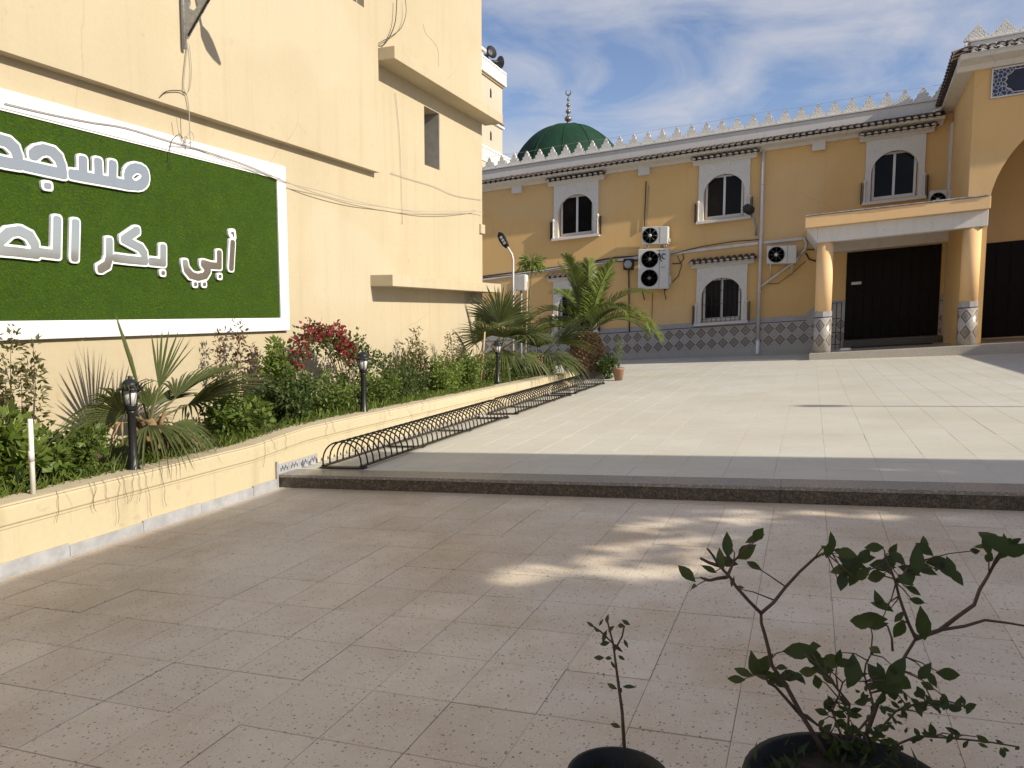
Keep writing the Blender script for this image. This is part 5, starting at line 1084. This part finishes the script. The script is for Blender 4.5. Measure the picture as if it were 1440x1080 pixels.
# ------------------------------------------------------------------ fan palms
def fan_frond(hub0, d, plen, R, spread=200, nseg=34, droop=.25, fold=.35, side=None, split=.55):
    """one costapalmate leaf: petiole tube + radiating folded segments; returns two MBs"""
    d = Vector(d).normalized(); hub0 = Vector(hub0)
    pet = MB(); pts = [hub0+d*(plen*i/5)-Vector((0,0,1))*(droop*.35*plen*(i/5)**2) for i in range(6)]
    pet.tube(pts, [.013-.0012*i for i in range(6)], 6)
    hub = pts[-1]; d = (pts[-1]-pts[-2]).normalized()
    s_ = Vector(side) if side is not None else d.cross(Vector((0,0,1)))
    s_ = (s_-d*s_.dot(d)).normalized(); nrm = s_.cross(d).normalized()
    bl = MB(); st = [0, .18, .40, .62, .82, 1.0]; wd = [.10, .55, 1.0, .85, .45, .05]
    for k in range(nseg):
        f_ = (k/(nseg-1))*2-1; a = radians(spread/2)*f_
        sd = d*cos(a)+s_*sin(a); wv = (-d*sin(a)+s_*cos(a))
        L = R*(1-.16*abs(f_)**1.5)*random.uniform(.94, 1.05); W0 = R*radians(spread)/nseg*.40*.56
        dr = droop*random.uniform(.7, 1.5)
        rows = []; tw = random.uniform(-.05, .05)
        for t, w_ in zip(st, wd):
            c = hub+sd*(L*t)+nrm*(fold*R*(abs(f_)**2)*t*.5)+wv*(tw*t*t*R) - Vector((0,0,1))*(dr*L*max(0, t-split*.6)**2*1.6)
            hw = W0*w_; ridge = nrm*(.35*hw)
            rows.append((c-wv*hw-ridge, c+ridge, c+wv*hw-ridge))
        vs = [p for r_ in rows for p in r_]; fs = []
        for i in range(len(st)-1):
            for j in range(2): fs.append((3*i+j, 3*i+j+1, 3*i+j+4, 3*i+j+3))
        bl.add(vs, fs)
    return pet, bl
def fan_palm(label, base, fronds, trunk=None, mat='palm', group='fan palms in the planter'):
    t = thing('fan_palm', label, 'fan palm', group)
    tr_h = trunk or .25
    prof = [(.12, -.1), (.13, 0), (.11, tr_h*.5), (.085, tr_h), (.03, tr_h+.05)]
    obj('trunk', MB().lathe(prof, n=12), M['trunk'], t)
    bs = MB()
    for k in range(26):
        a = k*2.4; z = .02+tr_h*k/26; r_ = .115-.03*k/26
        p = Vector((r_*cos(a), r_*sin(a), z)); q = p+Vector((cos(a)*.05, sin(a)*.05, .11)); bs.tube([p, p*.3+q*.7, q], [.026, .018, .006], 5)
    obj('leaf_bases', bs, M['trunk'], t, fix=False, kind='stuff')
    for fr in fronds:
        d, plen, R = fr[:3]; kw = fr[3] if len(fr) > 3 else {}
        mm = kw.pop('mat', mat)
        pet, bl = fan_frond((0, 0, tr_h), d, plen, R, **kw)
        f_ = obj('frond', bl, M[mm], t, fix=False); obj('petiole', pet, M['stem_green'], f_, fix=False)
    t.location = base; return t
fan_palm('fan palm with a cut trunk standing behind the nearest garden lamp', (-5.42, 5.08, .16), [
    ((.05, -.36, 1.0), .30, .74, dict(spread=150, nseg=36, droop=.01, fold=.04, side=(-.73, .68, 0))),
    ((-.05, .42, 1.0), .34, .62, dict(spread=44, nseg=14, droop=.05, fold=.2, side=(.5, 1, 0))),
    ((.35, -1.0, .50), .46, 1.0, dict(spread=105, nseg=30, droop=.34, side=(.45, .2, .65))),
    ((.55, -.55, .25), .28, .62, dict(spread=130, nseg=26, droop=.6, side=(.7, .6, .2))),
    ((.25, .95, .48), .40, .95, dict(spread=140, nseg=36, droop=.32, side=(.75, -.2, .35))),
    ((.15, .8, .75), .36, .80, dict(spread=120, nseg=30, droop=.28, side=(.9, -.1, .2))),
    ((.30, -.35, .9), .18, .34, dict(spread=60, nseg=14, droop=.1, side=(.15, 1, .3))),
    ((.7, .25, .25), .22, .42, dict(spread=120, nseg=22, droop=.75)),
    ((-.2, -.75, .30), .25, .5, dict(spread=120, nseg=22, droop=.6, mat='dead')),
    ((.3, .5, -.1), .22, .36, dict(spread=100, nseg=18, droop=.7, mat='dead')),
    ((-.5, .6, .5), .28, .55, dict(spread=140, nseg=28, droop=.2))], .30)
fan_palm('dark fan palm crowded against the corner of the left building', (-5.55, 13.6, .15), [
    ((.5, -.7, .75), .5, .85, dict(spread=170, nseg=34, droop=.35)), ((.8, -.2, .6), .5, .85, dict(spread=160, nseg=32, droop=.45)), ((.3, .6, 1.0), .55, .85, dict(spread=150, nseg=32, droop=.3)),
    ((-.3, -.9, .8), .5, .8, dict(spread=170, nseg=34, droop=.3, side=(1, .2, .2))), ((.1, -.3, 1.2), .6, .9, dict(spread=150, nseg=32, droop=.2)), ((.7, .6, .6), .5, .8, dict(spread=150, nseg=30, droop=.45)),
    ((.5, -.9, .25), .45, .7, dict(spread=150, nseg=28, droop=.7)), ((-.3, .5, 1.0), .55, .8, dict(spread=150, nseg=30, droop=.2)), ((.9, .1, .1), .45, .7, dict(spread=140, nseg=28, droop=.7)),
    ((0, .2, 1.2), .62, .8, dict(spread=140, nseg=28, droop=.2)), ((-.4, -1.0, .35), .40, .55, dict(spread=120, nseg=20, droop=1.2, mat='dead'))], .55)
fan_palm('broad low fan palm between the dark fan palm and the date palm', (-5.35, 15.3, .12), [
    ((.75, -.1, .70), .55, 1.15, dict(spread=75, nseg=22, droop=.25, side=(-.3, .5, .8))), ((.9, -.5, .30), .45, .9, dict(spread=120, nseg=26, droop=.6)), ((.6, -.8, .45), .45, .8, dict(spread=140, nseg=28, droop=.5)),
    ((.2, -.8, .8), .45, .8, dict(spread=140, nseg=28, droop=.4)), ((1, .1, .05), .4, .75, dict(spread=120, nseg=24, droop=.7)), ((.5, .3, .8), .5, .8, dict(spread=110, nseg=24, droop=.35)), ((-.2, -.4, 1), .5, .75, dict(spread=130, nseg=26, droop=.3))], .35)

# ------------------------------------------------------------------ date palm
def pinnate(base, d, L, arch, nl=60, ll=.40, twist=0., w_=.015):
    base = Vector(base); d = Vector(d).normalized(); pts = []; p = base.copy(); v = d.copy(); n = 22
    for i in range(n+1):
        pts.append(p.copy()); p = p+v*(L/n); v = (v+Vector((0, 0, -1))*(arch/n)*(1+1.6*i/n)).normalized()
    ra = MB().tube(pts, [.022*(1-.88*i/n) for i in range(n+1)], 6)
    bl = MB()
    for k in range(nl):
        u = .16+.84*k/(nl-1); x = u*n; i = min(int(x), n-1); c = pts[i].lerp(pts[i+1], x-i); tv = (pts[i+1]-pts[i]).normalized()
        sd = tv.cross(Vector((0, 0, 1)));  sd = sd.normalized() if sd.length > .05 else Vector((1, 0, 0)); up_ = sd.cross(tv)
        for s_ in (-1, 1):
            l = ll*(.35+1.0*sin(pi*min(1, .12+u*.86))**.8)*random.uniform(.88, 1.08)*.85
            q = (sd*s_*(.80+random.uniform(-.1, .1))+tv*(.55+.5*u)+up_*(.42+random.uniform(-.18, .18))).normalized()
            mid = c+q*l*.5; tip = c+q*l-Vector((0, 0, 1))*l*random.uniform(.12, .32)
            wv = q.cross(up_).normalized()*w_
            bl.add([c-wv*.5, c+wv*.5, mid+wv, mid-wv, tip], [(0, 1, 2, 3), (3, 2, 4)])
    return ra, bl
dt = thing('date_palm', 'stout date palm with a pineapple like trunk at the end of the planter', 'date palm')
TB = (-5.05, 18.0); tz = upper(-5.05)
prof = [(.28, -.1), (.33, .05), (.385, .25), (.40, .48), (.36, .75), (.27, .98), (.16, 1.12), (.05, 1.18)]
obj('trunk', MB().lathe(prof, n=20), M['trunk'], dt)
lbm = MB(); from bisect import bisect
def trad(z):
    for (r0, z0), (r1, z1) in zip(prof, prof[1:]):
        if z0 <= z <= z1: return r0+(r1-r0)*(z-z0)/(z1-z0)
    return .05
for k in range(330):
    z = .02+1.08*k/330; a = k*2.39996; r_ = trad(z)-.012
    c = Vector((r_*cos(a), r_*sin(a), z)); o_ = Vector((cos(a), sin(a), .25)).normalized(); sd = Vector((-sin(a), cos(a), 0)); u_ = o_.cross(sd)*-1 if o_.cross(sd).z < 0 else o_.cross(sd)
    w_ = .052; h_ = .045; l_ = random.uniform(.05, .095)
    base_ = [c+sd*w_, c+u_*h_, c-sd*w_, c-u_*h_]; top_ = [c+o_*l_+u_*.012+(b_-c)*.42 for b_ in base_]
    lbm.add(base_+top_, [(0,1,5,4),(1,2,6,5),(2,3,7,6),(3,0,4,7),(4,5,6,7)])
obj('leaf_bases', lbm, M['scales'], dt, fix=False, kind='stuff')
fr = [((.85, -.25, 1.25), 2.0, 1.45), ((1.0, -.10, .92), 2.05, 1.25), ((-.80, -.3, 1.35), 2.1, 1.9), ((-.15, -.3, 1.5), 2.0, .75), ((.35, -.2, 1.5), 1.9, .7), ((.15, .5, 1.4), 1.9, .75), ((-.5, .4, 1.2), 1.9, .95),
      ((.65, .3, 1.25), 2.0, .95), ((-.9, -.7, .55), 1.7, .9), ((.9, .6, .9), 1.7, 1.1), ((-.9, .5, .7), 1.9, 1.2), ((-1.0, -.1, .8), 2.0, 1.4), ((.05, -.12, 1.6), 1.75, .4), ((-.35, -.1, 1.6), 1.8, .7), ((.75, -.5, 1.2), 1.6, 1.0)]
for d, L, ar in fr:
    ra, bl = pinnate((.04*d[0], .04*d[1], 1.08), d, L, ar, 84, .50)
    f_ = obj('frond', bl, M['date'], dt, fix=False); obj('rachis', ra, M['stem_green'], f_, fix=False)
dt.location = (TB[0], TB[1], tz)

# ------------------------------------------------------------------ posts, stakes, street light, small plants
wp_ = thing('white_pole', 'thin white plastic pole standing on the planter at the far left', 'pole')
obj('pole', MB().tube([(-4.95, 3.62, rim(3.6)-.04), (-4.95, 3.63, .72)], .016, 8), M['white'], wp_); obj('tape_joint', MB().tube([(-4.95, 3.623, .43), (-4.95, 3.623, .50)], .019, 8), M['pvc'], wp_)
rebase(wp_, (-4.95, 3.62, rim(3.6)))
for x, y, z1, lx, lab in ((-5.42, 12.35, 1.10, .10, 'leaning bamboo stake beside the farthest garden lamp'), (-5.30, 14.3, 2.05, .06, 'long bamboo stake in front of the white utility box')):
    tag(obj('garden_stake', MB().tube([(x, y, .1), (x+lx*.5+.01, y, .1+(z1-.1)*.5), (x+lx, y, z1)], .014, 6), M['cane'], fix=False), lab, 'stake', 'bamboo stakes among the palms')
sl_ = thing('street_light', 'slim white pole with a black oval street light leaning beside the left building', 'street light')
LX, LYY = -6.28, 16.2
obj('pole', MB().tube([(LX, LYY, -.25), (LX, LYY, 2.62), (LX-.03, LYY, 2.74), (LX-.13, LYY-.02, 2.90)], .026, 8), M['pvc'], sl_)
hd = MB().lathe([(.001, 0), (.05, .02), (.085, .12), (.095, .24), (.075, .36), (.001, .43)], n=16); hd.v = [(x, y*.38, z) for x, y, z in hd.v]
hd.xf(Matrix.Translation((LX-.12, LYY-.02, 2.88)) @ Matrix.Rotation(radians(-32), 4, 'Y')); obj('lamp_head', hd, M['plastic_black'], sl_)
for k in range(3):
    pd = MB().box(-.028, .028, -.047, -.039, .10+k*.075, .155+k*.075); pd.xf(Matrix.Translation((LX-.12, LYY-.02, 2.88)) @ Matrix.Rotation(radians(-32), 4, 'Y')); obj('led_panel', pd, M['ac'], sl_)
rebase(sl_, (LX, LYY, -.25))
bxr = thing('utility_box', 'pale grey utility box mounted among the fan palms below the street light', 'utility box')
obj('case', MB().box(-.17, .13, -.1, .1, 0, .36), M['ac'], bxr, .012); obj('side_door', MB().box(.131, .142, -.08, .08, .02, .34), M['white'], bxr, .004); obj('post', MB().tube([(0, 0, -2.1), (0, 0, -.001)], .03, 8), M['galv'], bxr)
bxr.location = (-6.18, 16.45, 1.93)
pp = thing('umbrella_plant', 'tall thin umbrella plant with a tuft of leaves beside the street light', 'plant')
obj('stalk', MB().tube([(-6.2, 17.0, -.2), (-6.22, 17.0, 1.2), (-6.12, 17.0, 2.45)], .014, 6), M['stem_green'], pp, fix=False)
n = 420; a = RNG.uniform(0, 2*pi, n); el = RNG.uniform(-.7, 1.1, n); rr = RNG.uniform(.02, .30, n); dd = np.stack([np.cos(a)*np.cos(el), np.sin(a)*np.cos(el), np.sin(el)], 1)
V, F = leaves(np.array([-6.12, 17.0, 2.55])+dd*rr[:, None]*np.array([1, 1, .8]), dd-np.array([0, 0, .5]), .15*RNG.uniform(.6, 1.2, n), .22); link('tuft', np_mesh('tuft', V, F, M['leaf_bright']), pp, kind='stuff'); rebase(pp, (-6.2, 17, -.2))
pt = thing('potted_plant', 'small brown pot with a thin upright plant right of the date palm', 'potted plant')
obj('pot', MB().lathe([(.085, 0), (.125, .24), (.14, .25), (.14, .29), (.12, .29), (.11, .24), (.001, .24)], n=16), M['pot_clay'], pt)
n = 170; P_ = np.stack([RNG.normal(0, .06, n), RNG.normal(0, .06, n), RNG.uniform(.28, .95, n)], 1); V, F = leaves(P_, RNG.normal(0, 1, (n, 3)), .07*RNG.uniform(.5, 1.1, n), .35); link('foliage', np_mesh('foliage', V, F, M['leaf']), pt, kind='stuff')
sm = MB()
for k in range(5): sm.tube([(0, 0, .23), (random.uniform(-.1, .1), random.uniform(-.1, .1), .6), (random.uniform(-.2, .2), random.uniform(-.1, .1), random.uniform(.7, 1.05))], .005, 5)
obj('stems', sm, M['stem_green'], pt, fix=False, kind='stuff'); pt.location = (-4.02, 17.0, upper(-4.02))
shrub('garden_shrub', 'dark leafy shrub between the date palm trunk and the small brown pot', 'shrub', (-4.45, 17.6, upper(-4.45)), .22, .25, .72, 1300, .075, 'leaf_dark', 10, .16, .02, .5, G_)

# ------------------------------------------------------------------ potted plants in the foreground
def pot(parent, r_, h):
    obj('pot', MB().lathe([(r_*.74, 0), (r_*.95, h-.05), (r_, h-.045), (r_, h), (r_*.93, h), (r_*.90, h-.05), (.001, h-.055)], n=36), M['pot'], parent, fix=True)
    n = 14; vs = [(0, 0, h-.03)]; fs = []
    ring = MB(); vs = []
    for i in range(6):
        for k in range(20): vs.append((r_*.9*i/5*cos(k*pi/10), r_*.9*i/5*sin(k*pi/10), h-.045+random.uniform(-.008, .010)))
    ring.add(vs, [(i*20+k, i*20+(k+1) % 20, i*20+20+(k+1) % 20, i*20+20+k) for i in range(5) for k in range(20)], True); obj('potting_soil', ring, M['pot_soil'], parent, fix=False)
def big_leaf(p, size, ang, width=.52):
    """a single folded leaf facing the courtyard; ang is its pointing angle in the upright plane"""
    d = Vector((cos(radians(ang))*.93, random.uniform(-.5, .5)-cos(radians(ang))*.25, sin(radians(ang)))).normalized(); width *= random.uniform(.7, 1.1)
    nv = Vector((random.uniform(-.5, .5), -1, random.uniform(.1, .9))); a = d.cross(nv).normalized(); c = a.cross(d)
    p = Vector(p)-d*size*.5; cu = random.uniform(.05, .5); vs = []; fs = []
    st = [(0, 0), (.12, .35), (.32, .88), (.52, 1), (.75, .66), (.92, .2), (1, 0)]
    for t, w_ in st:
        ctr = p+d*(size*t)-c*(size*cu*t*t); hw = size*width*.5*w_
        vs += [ctr-a*hw+c*hw*.28, ctr, ctr+a*hw+c*hw*.28]
    for i in range(len(st)-1):
        for j in range(2): fs.append((3*i+j, 3*i+j+1, 3*i+j+4, 3*i+j+3))
    return MB().add(vs, fs, True)
p2_ = thing('potted_shrub', 'large black pot with a branching leafy plant in the right foreground', 'potted shrub')
PC = Vector((.13, 1.88, lower(.13)))
pot_kids = thing('tmp', None, None); pot(pot_kids, .25, .32)
for c in list(pot_kids.children): c.parent = p2_; c.location = PC
bpy.data.objects.remove(pot_kids)
for k, s_ in enumerate(STEMS):
    r0 = .0068 if k in (0, 6, 9) else (.0048 if k < 12 else .0035)
    q = []
    for i in range(len(s_)-1):
        a, b_ = Vector(s_[i]), Vector(s_[i+1]); q += [a, a.lerp(b_, .5)+Vector((random.uniform(-.004, .004), random.uniform(-.01, .01), random.uniform(-.004, .004)))]
    q.append(Vector(s_[-1])); m = len(q)
    obj('branch', MB().tube(q, [r0*(1-.5*i/m) for i in range(m)], 7), M['stem'], p2_, fix=False)
small = MB()
for x, y, z, l, a in LEAVES:
    if l > .042: obj('leaf', big_leaf((x, y, z), l*1.08, a), M['pot_leaf'], p2_, fix=False)
    else:
        b_ = big_leaf((x, y, z), l*1.1, a); small.add(b_.v, b_.f, True)
obj('small_leaves', small, M['pot_leaf'], p2_, fix=False, kind='stuff')
pts_ = [Vector(a).lerp(Vector(b_), t/6) for s_ in STEMS for a, b_ in zip(s_, s_[1:]) for t in range(7)]
pet = MB()
for x, y, z, l, a in LEAVES:
    if l < .03: continue
    d = Vector((cos(radians(a)), 0, sin(radians(a)))); b0 = Vector((x, y, z))-d*l*.5
    q = min(pts_, key=lambda v: (v-b0).length)
    if (q-b0).length < .16: pet.tube([q, q.lerp(b0, .5)+Vector((0, 0, .006)), b0+d*l*.15], [.0022, .0017, .0012], 5)
obj('petioles', pet, M['stem'], p2_, fix=False, kind='stuff')
n = 260; a = RNG.uniform(0, 2*pi, n); r_ = .225*np.sqrt(RNG.uniform(0, 1, n)); V, F = leaves(np.stack([PC.x+r_*np.cos(a), PC.y+r_*np.sin(a), np.full(n, PC.z+.275)+RNG.uniform(0, .05, n)], 1), RNG.normal(0, .6, (n, 3))+np.array([0, 0, .7]), RNG.uniform(.02, .06, n), .3)
link('weeds', np_mesh('weeds', V, F, M['pot_leaf']), p2_, kind='stuff'); rebase(p2_, PC)
p1_ = thing('potted_sapling', 'small black pot with a single thin sapling left of the large pot', 'potted sapling')
PC = Vector((-.405, 1.765, lower(-.4)))
pot_kids = thing('tmp', None, None); pot(pot_kids, .128, .33)
for c in list(pot_kids.children): c.parent = p1_; c.location = PC
bpy.data.objects.remove(pot_kids)
for k, s_ in enumerate(SPRIG): obj('branch', MB().tube(s_, [.0048-.0007*i for i in range(len(s_))] if k == 0 else .0022, 6), M['stem'], p1_, fix=False)
small = MB()
for x, y, z, l, a in SPRIGLV: b_ = big_leaf((x, y, z), l*.95, a, .42); small.add(b_.v, b_.f, True)
obj('small_leaves', small, M['pot_leaf'], p1_, fix=False, kind='stuff')
n = 130; a = RNG.uniform(0, 2*pi, n); r_ = .115*np.sqrt(RNG.uniform(0, 1, n)); V, F = leaves(np.stack([PC.x+r_*np.cos(a), PC.y+r_*np.sin(a), np.full(n, PC.z+.285)], 1), RNG.normal(0, .5, (n, 3))+np.array([0, 0, 1]), RNG.uniform(.02, .05, n), .12)
link('weeds', np_mesh('weeds', V, F, M['pot_leaf']), p1_, kind='stuff'); rebase(p1_, PC)

# ------------------------------------------------------------------ bird
bd = thing('bird', 'small dark bird flying in the sky above the dome', 'bird')
obj('body', MB().lathe([(.001, -.16), (.03, -.12), (.05, 0), (.035, .10), (.02, .16), (.001, .19)], n=10), M['black'], bd)
for s_ in (-1, 1): obj('wing', MB().add([(0, 0, .05), (s_*.14, .05, .08), (s_*.28, .10, -.02), (s_*.12, .02, -.05), (0, 0, -.06), (s_*.13, .06, .03)], [(0,1,5,4),(1,2,5),(2,3,5),(3,4,5)]), M['black'], bd, fix=False)
bd.location = (-8.3, 30.0, 15.45); bd.rotation_euler = (radians(80), radians(20), radians(40))

# ------------------------------------------------------------------ unseen things added at the right, out of frame, to shade the courtyard
pg = thing('unseen_canopy', 'unseen flat concrete canopy with a vine covered opening, added to shade the lower courtyard', 'canopy')  # added occluder; its roof edge draws the shadow line across the paving
X0, X1, Y0, Y1, ZC = 4.32, 12.4, -9, 6.17, 5.0
OP = (6.7, 10.0, 2.25, 5.78)
for a in ((X0, X1, Y0, OP[2]), (X0, X1, OP[3], Y1), (X0, OP[0], OP[2], OP[3]), (OP[1], X1, OP[2], OP[3])): obj('slab', MB().box(*a, ZC, ZC+.18), M['concrete'], pg)
for x, y in ((4.6, 5.9), (11.6, 5.9), (4.6, -1), (11.6, -1), (4.6, -8), (11.6, -8)): obj('post', MB().box(x-.13, x+.13, y-.13, y+.13, -.4, ZC-.001), M['ochre'], pg, .01)
obj('back_wall', MB().box(12.42, 12.6, Y0, 4.0, -.5, 5.6), M['ochre'], pg)
rebase(pg, (8, 0, .5))
vn = thing('vine', 'unseen leafy vine added over the canopy opening, its gaps shaped to dapple the sun', 'vine')
n = 9000; px = RNG.uniform(OP[0]-.1, OP[1]+.1, n); py = RNG.uniform(OP[2]-.1, OP[3]+.1, n); kp = np.ones(n, bool)
for gx, gy, rx, ry in ((7.22, 2.82, .17, .10), (7.46, 3.06, .22, .07), (7.62, 3.5, .13, .26), (7.85, 3.10, .25, .09), (8.12, 3.32, .22, .13), (7.92, 3.72, .36, .09), (7.66, 4.18, .17, .16), (8.12, 4.40, .52, .11),
                       (8.45, 4.69, .55, .07), (9.15, 4.72, .55, .06), (8.0, 4.02, .38, .07), (7.68, 5.70, .28, .06), (8.25, 5.60, .34, .045), (9.2, 5.8, .3, .04), (7.2, 3.15, .12, .05)):
    d_ = ((px-gx)/(rx+.08))**2+((py-gy+.17)/(ry+.08))**2; kp &= ~((d_ < 1) & (RNG.uniform(0, 1, n) < .97))  # leaf gaps placed by hand to throw sun patches on the lower paving
px, py = px[kp], py[kp]
V, F = leaves(np.stack([px, py, ZC+.20+RNG.uniform(-.05, .06, len(px))], 1), RNG.normal(0, 1, (len(px), 3))*np.array([1, 1, .25]), RNG.uniform(.14, .24, len(px)), .8, .35, 1.2)
link('foliage', np_mesh('foliage', V, F, M['leaf']), vn, kind='stuff'); vs_ = MB()
for k in range(6): vs_.tube([(OP[0]-.2, OP[2]+.6*k+.1, ZC+.2), (8.0, OP[2]+.62*k, ZC+.24), (OP[1]+.2, OP[2]+.6*k+.2, ZC+.2)], .014, 5)
obj('stems', vs_, M['stem'], vn, fix=False, kind='stuff'); rebase(vn, (7.5, 4.2, ZC+.2))
ew = thing('unseen_wall', 'unseen tall ochre wall added on the right for its shadow on the courtyard', 'wall')  # added unseen to shade the far right of the upper paving
obj('wall', MB().box(8.2, 8.45, 13.2, 22.3, -.4, 3.0), M['ochre'], ew); obj('wall_cap', MB().box(8.15, 8.5, 13.15, 22.35, 3.001, 3.08), M['white'], ew, .01); rebase(ew, (8.3, 18, .4))
ps = thing('unseen_pole', 'unseen thin lamp pole added at the right for its shadow streak', 'lamp pole')  # put in out of view to cast one thin shadow
obj('pole', MB().tube([(8.8, 10.2, .4), (8.8, 10.2, 5.2)], .035, 8), M['galv'], ps); obj('lamp_head', MB().lathe([(.001, -.1), (.12, 0), (.14, .2), (.001, .32)], (8.8, 10.2, 5.2), 12), M['plastic_black'], ps); rebase(ps, (8.8, 10.2, .6))
